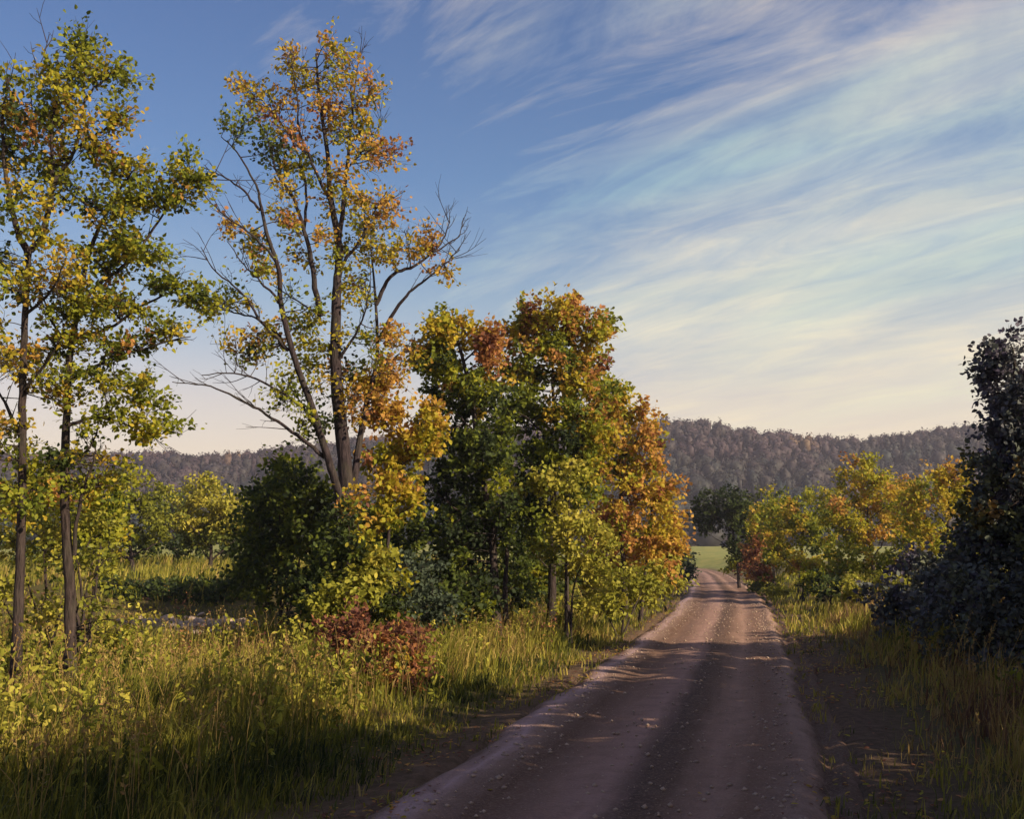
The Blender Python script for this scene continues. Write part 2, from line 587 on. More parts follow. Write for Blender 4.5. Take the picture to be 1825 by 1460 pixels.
# ------------------------------------------------------------------ road strip
ry = np.concatenate([np.linspace(-12, 4, 40)[:-1], np.linspace(4, 40, 320)[:-1], np.linspace(40, 141, 160)])
rs = np.linspace(-2.1, 2.3, 74)
RS, RYY = np.meshgrid(rs, ry)
wob = (0.16 * fbm(RYY * 0.45, RYY * 0 + np.sign(RS) * 3, 21) + 0.07 * fbm(RYY * 2.2, RS * 1.5, 22)) * sstep(1.0, 1.7, np.abs(RS))
rxx = road_x(RYY) + (RS + wob) / 0.97
rz = road_z(RS) + terrain(road_x(RYY), RYY) * 1.0 + 0.022 * fbm(rxx * 1.1, RYY * 0.7, 31) + 0.014 * fbm(rxx * 5, RYY * 4, 37)
rz = rz - 0.03 * np.clip(vnoise(rxx * 0.8, RYY * 0.45, 40) - 0.35, 0, 1)
mb = MB()
nx, ny = len(rs), len(ry)
ii, jj = np.meshgrid(np.arange(nx - 1), np.arange(ny - 1))
q = np.stack([jj * nx + ii, jj * nx + ii + 1, (jj + 1) * nx + ii + 1, (jj + 1) * nx + ii], -1).reshape(-1, 4)
mb.add(np.stack([rxx, RYY, rz], -1).reshape(-1, 3), q)
road = mb.build('road', M_ROAD, smooth=True)
tag(road, 'rutted gravel lane with pale worn edges leading to the hills', kind='structure')
uvl = road.data.uv_layers.new(name='lane')
uvv = np.stack([RS.ravel(), RYY.ravel()], -1)[q.ravel()]
uvl.data.foreach_set('uv', uvv.astype(np.float32).ravel())


def road_surface(x, y):
    s = lateral(x, y)
    return road_z(s) + terrain(road_x(y), y) + 0.022 * fbm(x * 1.1, y * 0.7, 31)


# ------------------------------------------------------------------ hills with their woods
SKY_PX = [(-1500, 800), (-400, 790), (0, 800), (200, 797), (290, 797), (400, 802), (500, 788), (650, 770), (850, 752), (1050, 742), (1150, 741), (1230, 738), (1290, 744),
          (1350, 756), (1420, 764), (1500, 771), (1560, 769), (1640, 761), (1730, 748), (1825, 738), (2300, 730), (3400, 760)]
azs = np.array([(a - 912.5) / F for a, b in SKY_PX])
ridge_el = np.array([(P(a, b, 1.0)[2] - 2.2) for a, b in SKY_PX])


def hill_z(u, d):
    """u = x/y direction, d metres ahead"""
    e = np.interp(u, azs, ridge_el)
    top = 2.2 + e * 430 - 7.0
    t = np.clip((d - 235) / (430 - 235), 0, 1)
    z = 2.2 + (top - 2.2) * (t ** 1.25 * 0.55 + 0.45 * t * t * (3 - 2 * t))
    z = z + 3.0 * fbm(u * 9, d * 0.02, 51) * np.sin(t * math.pi)
    back = np.clip((d - 430) / 400, 0, 1)
    return z * (1 - 0.75 * back)


hu = np.linspace(-1.35, 1.45, 190)
hd = np.concatenate([np.linspace(225, 430, 60), np.linspace(445, 900, 12)])
HU, HD = np.meshgrid(hu, hd)
mb = MB()
hz = hill_z(HU, HD)
hz[0] -= 3
nx, ny = len(hu), len(hd)
ii, jj = np.meshgrid(np.arange(nx - 1), np.arange(ny - 1))
q = np.stack([jj * nx + ii, jj * nx + ii + 1, (jj + 1) * nx + ii + 1, (jj + 1) * nx + ii], -1).reshape(-1, 4)
mb.add(np.stack([HU * HD, HD, hz], -1).reshape(-1, 3), q, tint=0.55)
hills = mb.build('hills', M_WOOD, smooth=True)
tag(hills, 'low wooded ridge across the far end of the valley', kind='structure')

mb = MB()
N = 3500
uu = rng.uniform(-0.70, 0.70, N)
dd = 232 + (440 - 232) * rng.uniform(0, 1, N) ** 0.7
import bmesh as _bm
lump = []
for k in range(7):
    b_ = _bm.new()
    _bm.ops.create_icosphere(b_, subdivisions=2 if k < 3 else 1, radius=1)
    b_.verts.ensure_lookup_table()
    lv = np.array([v.co[:] for v in b_.verts])
    lf = np.array([[v.index for v in f.verts] for f in b_.faces])
    b_.free()
    amp = .30 if k < 3 else .24
    lv = lv * (1 + amp * (vnoise(lv[:, 0] * 2.3 + lv[:, 2] * 1.7 + k * 9, lv[:, 1] * 2.3 - lv[:, 2] * 1.9, 71 + k)))[:, None]
    lump.append((lv, lf))
HP, HN, HS, HT = [], [], [], []
for u, d in zip(uu, dd):
    z = float(hill_z(np.array(u), np.array(d)))
    t = (d - 232) / 205
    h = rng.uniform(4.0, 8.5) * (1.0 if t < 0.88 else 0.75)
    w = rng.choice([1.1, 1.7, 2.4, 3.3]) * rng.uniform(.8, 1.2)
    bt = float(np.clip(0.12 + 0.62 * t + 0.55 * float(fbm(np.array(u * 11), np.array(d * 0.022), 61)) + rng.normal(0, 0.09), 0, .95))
    lv, lf = lump[int(rng.integers(0, 3)) if d < 262 else int(rng.integers(3, 7))]
    a_ = rng.uniform(0, 6.28)
    R_ = np.array([[math.cos(a_), -math.sin(a_), 0], [math.sin(a_), math.cos(a_), 0], [0, 0, 1]])
    c_ = np.array([u * d, d, z + h * .48])
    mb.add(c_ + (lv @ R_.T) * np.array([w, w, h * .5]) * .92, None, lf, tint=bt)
    n = int(24 + 10 * w)
    dv = rng.normal(0, 1, (n, 3))
    dv[:, 2] = np.abs(dv[:, 2]) * 1.2
    dv /= np.linalg.norm(dv, axis=1)[:, None]
    HN.append(dv + rng.normal(0, .3, (n, 3)))
    HP.append(c_ + dv * rng.uniform(0.80, 1.22, n)[:, None] * np.array([w, w, h * 0.5]))
    HS.append(rng.uniform(0.20, 0.52, n))
    HT.append(np.clip(bt + rng.normal(0, 0.02, n), 0, 0.95))
HP, HN, HS, HT = np.concatenate(HP), np.concatenate(HN), np.concatenate(HS), np.concatenate(HT)
HN /= np.linalg.norm(HN, axis=1)[:, None]
e1 = np.cross(HN, rng.normal(0, 1, HN.shape))
e1 /= np.linalg.norm(e1, axis=1)[:, None]
e2 = np.cross(HN, e1)
v = np.stack([HP + HS[:, None] * (a * e1 + b * e2) for a, b in ((1, 0), (.1, .9), (-1, .1), (-.1, -1))], 1)
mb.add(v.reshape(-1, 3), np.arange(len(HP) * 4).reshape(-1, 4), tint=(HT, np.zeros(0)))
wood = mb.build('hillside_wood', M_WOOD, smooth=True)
tag(wood, 'purple brown autumn woods covering the far ridge', 'wood', kind='stuff')

# ------------------------------------------------------------------ trees and shrubs
def make_tree(name, label, cat, base, trunks, blobs, limbs=(), group=None, auto=0, clump=0.5, per=9, nleaf=9, leaf=0.10, mat=None, bark=None, twig_r=0.010,
              up=0.5, spread=0.10, stem='trunk', limb_r=0.05, sides=8, root_flare=1.5, flat=1.0, bare=0):
    """trunks: [(world points, r0, r1)], limbs the same; blobs: (px, py, rx, ry, depth, depth radius, clumps, tint, tint spread)"""
    mat = mat or M_LEAF
    bark = bark or M_BARK
    base = np.asarray(base, float)
    root = empty(name, base)
    tag(root, label, cat, group)
    nodes, rads = [], []
    for pts, r0, r1 in trunks:
        m = MB()
        p = smooth_path(pts, 6, 0.004)
        tt = np.linspace(0, 1, len(p))
        rr = (r0 + (r1 - r0) * tt ** 0.9) * (1 + (root_flare - 1) * np.exp(-tt * len(p) / 2.2))
        tube(m, p, r0, r1, sides + 2, lump=0.035, radii=rr)
        m.build(stem, bark, root, True, base)
        k = max(1, int(len(p) * 0.22))
        nodes.append(p[k:])
        rads.append(rr[k:])
    for pts, r0, r1 in limbs:
        m = MB()
        p = smooth_path(pts, 5, 0.012)
        tube(m, p, r0 * 1.35, r1 * 1.5, sides - 2, 0.8, lump=0.04)
        m.build('limb', bark, root, True, base)
        nodes.append(p[1:])
        rads.append(np.linspace(r0, r1, len(p))[1:])
    cs, ctint = [], []
    for (bx, by, rx, ry, d, dr, n, t0, ts) in blobs:
        c = P(bx, by, d)
        sx, sz = rx * d / F, ry * d / F
        dv = rng.normal(0, 1, (n, 3))
        dv /= np.linalg.norm(dv, axis=1)[:, None]
        dv *= (rng.uniform(0.05, 1.0, n) ** 0.42)[:, None]
        cs.append(c + dv * np.array([sx, dr, sz]))
        ctint.append(np.clip(t0 + rng.normal(0, ts, n), 0, 1))
    cs = np.concatenate(cs)
    ctint = np.concatenate(ctint)
    zg = terrain(cs[:, 0], cs[:, 1]) + 0.12
    cs[:, 2] = np.maximum(cs[:, 2], zg)
    NP = np.concatenate(nodes)
    NR = np.concatenate(rads)
    if auto:
        trunk_n = len(NP)
        sel = [int(rng.integers(len(cs)))]
        dist = np.linalg.norm(cs - cs[sel[0]], axis=1)
        for _ in range(min(auto, len(cs)) - 1):
            k = int(np.argmax(dist))
            sel.append(k)
            dist = np.minimum(dist, np.linalg.norm(cs - cs[k], axis=1))
        for k in sel:
            c = cs[k]
            hd_ = np.hypot(NP[:trunk_n, 0] - c[0], NP[:trunk_n, 1] - c[1])
            cost = np.abs(NP[:trunk_n, 2] - (c[2] - 0.75 * hd_)) + hd_ * 0.3
            j = int(np.argmin(cost))
            st = NP[j]
            L = np.linalg.norm(c - st)
            mid = st * 0.5 + c * 0.5 + np.array([0, 0, 0.06 * L]) + rng.normal(0, 0.05 * L, 3)
            r0 = min(NR[j] * 0.7, 0.012 + limb_r * L / 3)
            m = MB()
            p = smooth_path([st, mid, c], 5, 0.015 * L / 2)
            tube(m, p, r0, 0.007, max(5, sides - 3), 0.8)
            m.build('limb', bark, root, True, base)
            NP = np.vstack([NP, p[2:]])
            NR = np.concatenate([NR, np.linspace(r0, 0.007, len(p))[2:]])
    tw = MB()
    for pts, r0, r1 in (limbs if bare else ()):
        p = smooth_path(pts, 6)
        Lw = np.linalg.norm(p[-1] - p[0])
        for _ in range(bare):
            k = int(rng.integers(int(len(p) * .3), len(p) - 1))
            tg_ = p[k + 1] - p[k]
            tg_ /= np.linalg.norm(tg_) + 1e-9
            dr_ = tg_ * .8 + rng.normal(0, .5, 3) + np.array([0, 0, .3])
            dr_ /= np.linalg.norm(dr_)
            L_ = rng.uniform(.12, .34) * min(Lw, 3.2)
            e_ = p[k] + dr_ * L_ + np.array([0, 0, .08 * L_])
            m_ = (p[k] + e_) / 2 + rng.normal(0, .05 * L_, 3)
            tube(tw, smooth_path([p[k], m_, e_], 3), .011, .004, 4)
            for _k in range(2):
                q0 = m_ * .6 + e_ * .4 if _k else m_
                q1 = q0 + (dr_ + rng.normal(0, .5, 3)) * L_ * rng.uniform(.25, .5)
                tube(tw, np.array([q0, (q0 + q1) / 2 + rng.normal(0, .02, 3), q1]), .006, .003, 3)
    LP, LA, LT = [], [], []
    for c, t0 in zip(cs, ctint):
        dv = NP - c
        dist = np.linalg.norm(dv, axis=1) + np.clip(dv[:, 2], 0, None) * 0.8
        j = int(np.argmin(dist))
        st = NP[j]
        L = np.linalg.norm(c - st)
        if L > 0.05:
            p = smooth_path([st, (st + c) / 2 + rng.normal(0, 0.07 * L, 3), c], 3)
            tube(tw, p, min(NR[j] * 0.8, twig_r + 0.006 * L), twig_r * 0.45, 4)
        else:
            p = np.array([st, c + [0, 0, 0.05]])
        out_d = (c - st) / (L + 1e-6)
        m_ = per
        e = rng.normal(0, 1, (m_, 3))
        e /= np.linalg.norm(e, axis=1)[:, None]
        e = e * (rng.uniform(0.3, 1, m_) ** 0.6)[:, None] * clump * rng.uniform(0.7, 1.3)
        e[:, 2] *= flat
        ends = c + e + out_d * clump * 0.35
        for en in ends:
            st2 = p[int(rng.integers(len(p) // 2, len(p)))]
            md = (st2 + en) / 2 + rng.normal(0, 0.05, 3)
            tube(tw, np.array([st2, md, en] if bare else [st2, en]), twig_r * 0.5, twig_r * 0.22, 3)
            k = max(2, int(rng.poisson(nleaf)))
            tt = rng.uniform(0.2, 1.05, k)[:, None]
            LP.append(st2 + (en - st2) * tt + rng.normal(0, spread * clump + 0.02, (k, 3)))
            LA.append(np.repeat(((en - st2) / (np.linalg.norm(en - st2) + 1e-6))[None], k, 0))
            LT.append(np.full(k, t0) + rng.normal(0, 0.038, k) + rng.normal(0, 0.035))
    LP = np.concatenate(LP)
    LA = np.concatenate(LA)
    LT = np.concatenate(LT)
    zg = terrain(LP[:, 0], LP[:, 1]) + 0.03
    LP[:, 2] = np.maximum(LP[:, 2], zg)
    tag(tw.build('twigs', bark, root, True, base), kind='stuff')
    cr = MB()
    leaves(cr, LP, leaf * rng.uniform(0.65, 1.25, len(LP)), LT, up, LA, 1.15)
    tag(cr.build('crown' if cat == 'tree' else 'foliage', mat, root, False, base), kind='stuff')
    return root


def pl(d, *pts, dz=0.0):
    """polyline through pixels; a third number is a depth offset in metres"""
    n = len(pts)
    r = []
    for i, p in enumerate(pts):
        off = p[2] if len(p) > 2 else dz * i / max(1, n - 1)
        r.append(P(p[0], p[1], d + off))
    return r


def on_ground(px, d, h=0.0):
    x = (px - 912.5) / F * d * 1.0
    # refine for the camera pitch
    g = P(px, 985 + 2.2 * F / d, d)
    z = float(terrain(g[0], d))
    return np.array([g[0], d, z + h])


# --- left edge: two slender trees
D = 15.0
bA = on_ground(26, D, -0.1)
make_tree('tree', 'slender gold and green tree cut off by the left edge', 'tree', bA,
          [([bA] + pl(D, (34, 1050), (40, 850), (40, 700), (45, 560), (52, 446)), 0.078, 0.042)],
          [(15, 200, 60, 70, D, 0.8, 14, 0.42, .14), (110, 150, 45, 70, D, 0.8, 16, 0.53, .16), (145, 90, 18, 38, D, .4, 5, 0.38, .08), (190, 130, 45, 28, D + .3, .5, 8, 0.38, .10),
           (215, 215, 30, 20, D + .2, .5, 5, 0.55, .12), (95, 230, 60, 60, D, .9, 16, 0.42, .18), (40, 300, 60, 70, D + .6, .9, 14, 0.36, .14), (165, 250, 40, 30, D, .5, 7, 0.60, .15),
           (60, 390, 60, 60, D, .9, 12, 0.49, .12), (15, 480, 40, 60, D, .8, 10, 0.38, .15), (80, 510, 50, 60, D - .3, .8, 14, 0.57, .12), (20, 620, 45, 60, D, .8, 12, 0.49, .18),
           (70, 680, 40, 50, D, .8, 10, 0.60, .14), (20, 790, 45, 60, D, .8, 12, 0.55, .16), (30, 880, 50, 50, D, .8, 10, 0.51, .14)],
          [(pl(D, (52, 446), (77, 417), (96, 326), (115, 297), (134, 264), (150, 180), (146, 80), dz=0.4), 0.045, 0.008),
           (pl(D, (50, 455), (28, 400), (12, 320), (5, 220), (15, 140), dz=-0.5), 0.045, 0.008),
           (pl(D, (96, 326), (92, 240), (105, 150), (100, 90), dz=-.3), 0.025, 0.006),
           (pl(D, (134, 264), (180, 235), (240, 190), dz=.4), 0.018, 0.006),
           (pl(D, (150, 180), (185, 140), (230, 105), dz=.3), 0.016, 0.005),
           (pl(D, (45, 560), (90, 520), (115, 470), dz=-.6), 0.025, 0.006),
           (pl(D, (40, 700), (80, 650), (110, 600), dz=-.5), 0.025, 0.006),
           (pl(D, (42, 800), (10, 720), (-30, 660), dz=.5), 0.03, 0.006),
           (pl(D, (55, 230), (60, 150), (88, 60), dz=.5), 0.010, 0.004)],
          clump=0.38, per=9, nleaf=6, leaf=0.086, twig_r=0.009, bare=4, bark=M_BARKD)
D = 15.6
bB = on_ground(126, D, -0.1)
make_tree('tree', 'slender olive tree with long level branches reaching right, left of the tall maple', 'tree', bB,
          [([bB] + pl(D, (124, 1060), (116, 900), (118, 760), (124, 640), (140, 545), (157, 458), (178, 400)), 0.092, 0.025)],
          [(215, 305, 45, 25, D, .5, 9, 0.41, .12), (160, 350, 50, 35, D, .6, 11, 0.38, .16), (240, 345, 40, 25, D, .5, 7, 0.43, .14), (320, 310, 25, 40, D + .2, .4, 8, 0.44, .10),
           (360, 325, 40, 16, D + .2, .3, 6, 0.45, .10), (290, 350, 40, 25, D + .1, .4, 8, 0.45, .12), (200, 410, 45, 40, D - .2, .7, 13, 0.43, .16), (230, 460, 50, 30, D, .6, 11, 0.40, .12),
           (160, 470, 40, 40, D, .7, 10, 0.43, .16), (270, 455, 25, 16, D, .4, 4, 0.42, .08), (150, 530, 50, 40, D - .3, .7, 13, 0.55, .12), (230, 545, 50, 25, D, .5, 9, 0.43, .14),
           (310, 520, 50, 25, D + .2, .5, 9, 0.40, .10), (370, 545, 40, 22, D + .3, .4, 7, 0.43, .12), (130, 600, 50, 40, D, .7, 11, 0.49, .16), (210, 620, 50, 30, D, .6, 10, 0.45, .16),
           (290, 600, 40, 20, D, .4, 6, 0.48, .12), (180, 690, 60, 35, D, .7, 12, 0.42, .12), (250, 705, 40, 30, D, .5, 7, 0.40, .10), (200, 755, 70, 25, D, .6, 10, 0.46, .12),
           (285, 772, 45, 12, D + .2, .4, 6, 0.46, .08), (130, 820, 50, 40, D, .7, 9, 0.43, .14), (185, 850, 50, 40, D, .6, 8, 0.46, .12)],
          [(pl(D, (157, 458), (180, 400), (205, 350), (235, 310), (260, 285), dz=.4), 0.028, 0.005),
           (pl(D, (140, 545), (185, 500), (240, 455), (285, 390), (330, 330), (390, 312), dz=.5), 0.03, 0.005),
           (pl(D, (130, 600), (190, 590), (260, 540), (330, 520), (400, 550), dz=.5), 0.028, 0.005),
           (pl(D, (122, 680), (180, 650), (250, 622), (340, 600), dz=-.2), 0.030, 0.005),
           (pl(D, (118, 760), (170, 745), (240, 760), (325, 775), dz=.3), 0.026, 0.005),
           (pl(D, (128, 620), (90, 570), (70, 500), dz=-.5), 0.022, 0.005),
           (pl(D, (120, 830), (165, 790), (185, 700), dz=.3), 0.020, 0.005),
           (pl(D, (132, 990, 0), (140, 900, -.1), (165, 830, -.2), (170, 800, -.2)), 0.028, 0.008)],
          clump=0.38, per=9, nleaf=6, leaf=0.084, twig_r=0.009, flat=0.55, bare=4, bark=M_BARKD)

# --- the tall maple
D = 22.0
bM = on_ground(615, D, -0.15)
bare = lambda *a, **k: pl(D, *a, **k)
make_tree('maple_tree', 'tall thin crowned maple with many bare violet grey limbs and gold leaves', 'tree', bM,
          [([bM] + bare((618, 1020), (618, 900), (612, 800), (600, 690), (598, 600), (600, 523), (604, 440), (590, 358), (584, 276), (569, 173), (563, 95)), 0.215, 0.018),
           (bare((620, 930, 0), (632, 850, .1), (645, 760, .3), (658, 700, .4), (672, 638, .5), (670, 543, .6), (662, 453, .7)), 0.095, 0.02),
           (bare((618, 940, 0), (604, 880, -.2), (582, 810, -.4), (556, 725, -.6), (526, 642, -.8), (501, 543, -.9), (497, 481, -1), (477, 420, -1), (464, 362, -.9), (456, 329, -.8),
                                         (423, 272, -.6), (394, 243, -.5)), 0.10, 0.010)],
          [(450, 165, 40, 30, D, .8, 7, 0.68, .10), (540, 130, 50, 35, D, .9, 11, 0.64, .12), (600, 120, 35, 45, D, .9, 9, 0.66, .12), (650, 170, 30, 30, D, .6, 6, 0.64, .10),
           (510, 205, 50, 35, D, .9, 9, 0.74, .10), (600, 200, 50, 45, D, 1.1, 13, 0.70, .10), (480, 270, 40, 28, D - .3, .8, 8, 0.22, .10), (540, 280, 40, 30, D, .9, 7, 0.52, .2),
           (430, 230, 40, 22, D - .5, .6, 5, 0.30, .12), (640, 260, 45, 45, D, 1.0, 12, 0.58, .12), (680, 285, 26, 35, D, .8, 7, 0.74, .10), (600, 340, 50, 50, D, 1.1, 11, 0.60, .14),
           (500, 330, 30, 20, D - .5, .6, 4, 0.68, .1), (660, 380, 45, 40, D, 1.0, 11, 0.66, .10), (690, 370, 22, 22, D, .6, 5, 0.78, .06), (560, 430, 50, 40, D, 1, 9, 0.62, .14),
           (500, 390, 28, 25, D - .6, .6, 5, 0.72, .12), (435, 410, 35, 22, D - .7, .6, 6, 0.52, .15), (460, 470, 35, 25, D - .7, .6, 5, 0.57, .2), (640, 450, 50, 40, D + .2, 1, 10, 0.58, .12),
           (720, 440, 40, 30, D + .3, .8, 8, 0.68, .10), (770, 430, 26, 24, D + .3, .6, 5, 0.76, .08), (790, 480, 30, 18, D + .3, .5, 3, 0.74, .08), (620, 520, 50, 35, D, 1, 7, 0.57, .16),
           (700, 590, 26, 30, D + .3, .6, 6, 0.74, .08), (540, 560, 50, 35, D - .4, 1, 10, 0.54, .14), (480, 600, 50, 30, D - .7, .8, 8, 0.57, .18), (420, 625, 45, 20, D - .8, .6, 5, 0.55, .2),
           (400, 540, 45, 25, D - .7, .6, 6, 0.42, .14), (560, 640, 50, 35, D, 1, 9, 0.55, .14), (640, 620, 40, 50, D, 1, 10, 0.42, .16), (700, 660, 35, 35, D + .3, .9, 9, 0.76, .08),
           (520, 690, 50, 28, D - .6, .8, 8, 0.36, .12), (560, 760, 40, 40, D - .3, .9, 8, 0.24, .10), (640, 720, 45, 50, D, 1, 12, 0.74, .10), (600, 690, 40, 30, D, .9, 6, 0.57, .15)],
          [(bare((571, 564), (557, 481), (542, 408), (522, 350), (497, 317), (485, 280), dz=-.8), 0.060, 0.010),
           (bare((542, 408), (545, 330), (522, 251), (485, 202), (440, 145), dz=.6), 0.030, 0.006),
           (bare((464, 375, -.9), (436, 342, -1), (403, 317, -1.1), (357, 297, -1.2)), 0.026, 0.006),
           (bare((497, 477, -1), (477, 445, -1.1), (440, 412, -1.3), (394, 379, -1.5), (353, 338, -1.6)), 0.030, 0.006),
           (bare((505, 545, -.9), (464, 502, -1), (436, 473, -1.1), (405, 430, -1.2)), 0.026, 0.006),
           (bare((514, 625, -.8), (464, 572, -.9), (436, 527, -1), (386, 486, -1.2), (358, 440, -1.3)), 0.034, 0.006),
           (bare((500, 600, -.8), (455, 568, -.5), (410, 555, -.3), (385, 552, -.2)), 0.022, 0.006),
           (bare((575, 782, -.2), (541, 729, -.5), (493, 696, -.8), (431, 667, -1), (359, 669, -1.2)), 0.040, 0.006),
           (bare((578, 815, -.3), (541, 787, -.6), (484, 744, -.9), (431, 715, -1.1), (374, 689, -1.3), (307, 681, -1.5)), 0.042, 0.006),
           (bare((571, 564, 0), (520, 530, .6), (480, 505, 1)), 0.020, 0.006),
           (bare((604, 425), (616, 317), (625, 235), (633, 153), (643, 83), dz=.8), 0.050, 0.006),
           (bare((588, 358), (560, 300), (535, 240), (530, 180), (520, 110), dz=-.7), 0.035, 0.006),
           (bare((618, 300), (655, 260), (680, 220), dz=.5), 0.020, 0.006),
           (bare((604, 480), (640, 430), (665, 380), (690, 340), dz=-.6), 0.035, 0.006),
           (bare((670, 543, .6), (695, 494, .6), (731, 477, .7), (773, 449, .8), (797, 412, .9), (802, 385, .9)), 0.045, 0.006),
           (bare((773, 449, .8), (814, 425, .9), (826, 388, 1.)), 0.018, 0.005),
           (bare((672, 610, .5), (711, 543, .2), (744, 510, .1), (785, 477, 0), (820, 445, 0)), 0.042, 0.006),
           (bare((731, 477, .7), (728, 440, .8), (722, 415, .9)), 0.014, 0.005),
           (bare((660, 690, .4), (700, 640, .6), (735, 620, .8)), 0.03, 0.006),
           (bare((598, 650), (630, 600), (650, 560), (660, 500), dz=-.8), 0.035, 0.006)],
          clump=0.44, per=8, nleaf=6, leaf=0.10, twig_r=0.011, bare=9)

# --- thicket of trees beside the lane
D = 25.0
b3 = on_ground(885, D, -0.1)
make_tree('tree', 'dark dense tree with russet top, right beside the tall maple', 'tree', b3,
          [([b3] + pl(D, (882, 1040), (874, 930), (856, 820), (838, 700), (815, 600), (805, 555)), 0.13, 0.02),
           ([b3 + [.25, .3, 0]] + pl(D, (900, 1050, .4), (905, 940, .6), (890, 800, .8), (880, 680, .9)), 0.08, 0.015)],
          [(805, 590, 45, 50, D, .9, 22, 0.62, .14), (870, 620, 35, 40, D, .9, 16, 0.82, .10), (780, 660, 50, 50, D, 1.1, 24, 0.30, .20), (850, 700, 60, 50, D + .3, 1.2, 26, 0.23, .25),
           (800, 760, 60, 60, D + .3, 1.3, 28, 0.14, .12), (870, 800, 60, 60, D, 1.2, 26, 0.16, .12), (810, 860, 55, 60, D + .4, 1.3, 26, 0.10, .10), (880, 900, 50, 60, D - .2, 1.2, 24, 0.20, .14),
           (830, 960, 55, 50, D, 1.2, 22, 0.14, .10), (800, 1030, 50, 45, D, 1.1, 16, 0.10, .08), (750, 640, 25, 30, D, .6, 8, 0.64, .12)],
          auto=12, clump=0.40, per=8, nleaf=9, leaf=0.125, bark=M_BARKD)
D = 27.5
b4 = on_ground(982, D, -0.1)
make_tree('tree', 'green and gold round topped tree, middle of the roadside thicket', 'tree', b4,
          [([b4] + pl(D, (984, 1040), (984, 920), (992, 800), (985, 680), (990, 600)), 0.14, 0.02),
           ([b4 + [.5, .2, 0]] + pl(D, (1010, 1020, .3), (1025, 900, .4), (1040, 800, .4), (1050, 720, .5)), 0.07, 0.015)],
          [(990, 570, 70, 40, D, 1.3, 30, 0.68, .16), (930, 590, 35, 40, D, 1, 16, 0.64, .16), (1050, 590, 35, 40, D, 1, 16, 0.62, .16), (980, 650, 80, 50, D, 1.5, 36, 0.42, .2),
           (930, 720, 50, 60, D, 1.3, 26, 0.20, .14), (1040, 680, 50, 55, D, 1.2, 26, 0.54, .16), (1000, 760, 60, 60, D - .3, 1.4, 32, 0.34, .16), (960, 830, 55, 60, D, 1.3, 26, 0.22, .12),
           (1060, 780, 45, 55, D, 1.1, 22, 0.58, .14), (930, 900, 40, 50, D + .5, 1.1, 16, 0.16, .10), (1030, 860, 50, 50, D, 1.2, 20, 0.36, .14), (970, 960, 50, 50, D + .5, 1.2, 16, 0.18, .12)],
          auto=12, clump=0.44, per=8, nleaf=9, leaf=0.135, bark=M_BARKD)
D = 33.0
b5 = on_ground(1110, D, -0.1)
make_tree('tree', 'orange gold tree at the right end of the roadside thicket', 'tree', b5,
          [([b5] + pl(D, (1112, 1020), (1105, 920), (1112, 800), (1105, 720)), 0.12, 0.02),
           ([b5 + [.6, .4, 0]] + pl(D, (1150, 1020, .5), (1160, 930, .6), (1165, 850, .7)), 0.07, 0.015)],
          [(1100, 720, 45, 40, D, 1.1, 20, 0.64, .12), (1140, 735, 25, 14, D, .5, 5, 0.68, .08), (1080, 800, 50, 55, D, 1.3, 24, 0.46, .16), (1140, 800, 45, 50, D, 1.2, 24, 0.70, .10),
           (1110, 880, 60, 50, D, 1.4, 28, 0.68, .16), (1180, 890, 32, 50, D, 1.0, 18, 0.70, .08), (1150, 960, 55, 45, D, 1.3, 24, 0.68, .14), (1090, 950, 40, 50, D, 1.1, 16, 0.82, .15),
           (1195, 960, 22, 30, D + .5, .8, 8, 0.68, .08)],
          auto=10, clump=0.48, per=8, nleaf=9, leaf=0.15, bark=M_BARKD)
D = 24.6
b6 = on_ground(1010, D, -0.05)
make_tree('sapling', 'bright lime young tree in front of the thicket trunks', 'tree', b6,
          [([b6] + pl(D, (1008, 1040), (1012, 960), (1015, 890)), 0.045, 0.01), ([b6 + [.1, .1, 0]] + pl(D, (1022, 1050), (1045, 990), (1062, 950)), 0.03, 0.008)],
          [(960, 870, 40, 30, D, .6, 10, 0.72, .14), (1010, 850, 35, 30, D, .6, 9, 0.62, .14), (1020, 930, 50, 35, D, .8, 16, 0.78, .14), (1060, 960, 45, 35, D, .7, 12, 0.74, .14), (1000, 990, 50, 30, D, .7, 12, 0.72, .16),
           (1060, 1030, 40, 35, D, .7, 11, 0.74, .14)], auto=6, clump=0.34, per=7, nleaf=8, leaf=0.115, mat=M_LIME, bark=M_BARKD, limb_r=.02)
D = 22.8
b7 = on_ground(690, D, -0.05)
make_tree('young_tree', 'peach and orange leaved young tree just right of the maple trunk', 'tree', b7,
          [([b7] + pl(D, (690, 1020), (695, 920), (705, 820), (715, 740)), 0.06, 0.012)],
          [(690, 740, 40, 40, D, .8, 14, 0.74, .08), (740, 790, 45, 35, D, .8, 16, 0.66, .10), (690, 830, 40, 40, D, .8, 14, 0.62, .12), (715, 880, 40, 35, D, .8, 14, 0.64, .10), (690, 940, 45, 40, D, .8, 12, 0.52, .12),
           (760, 740, 25, 25, D, .5, 6, .72, .08), (670, 680, 30, 30, D, .6, 8, .78, .08)], auto=8, clump=0.36, per=7, nleaf=9, leaf=0.13, limb_r=.03)


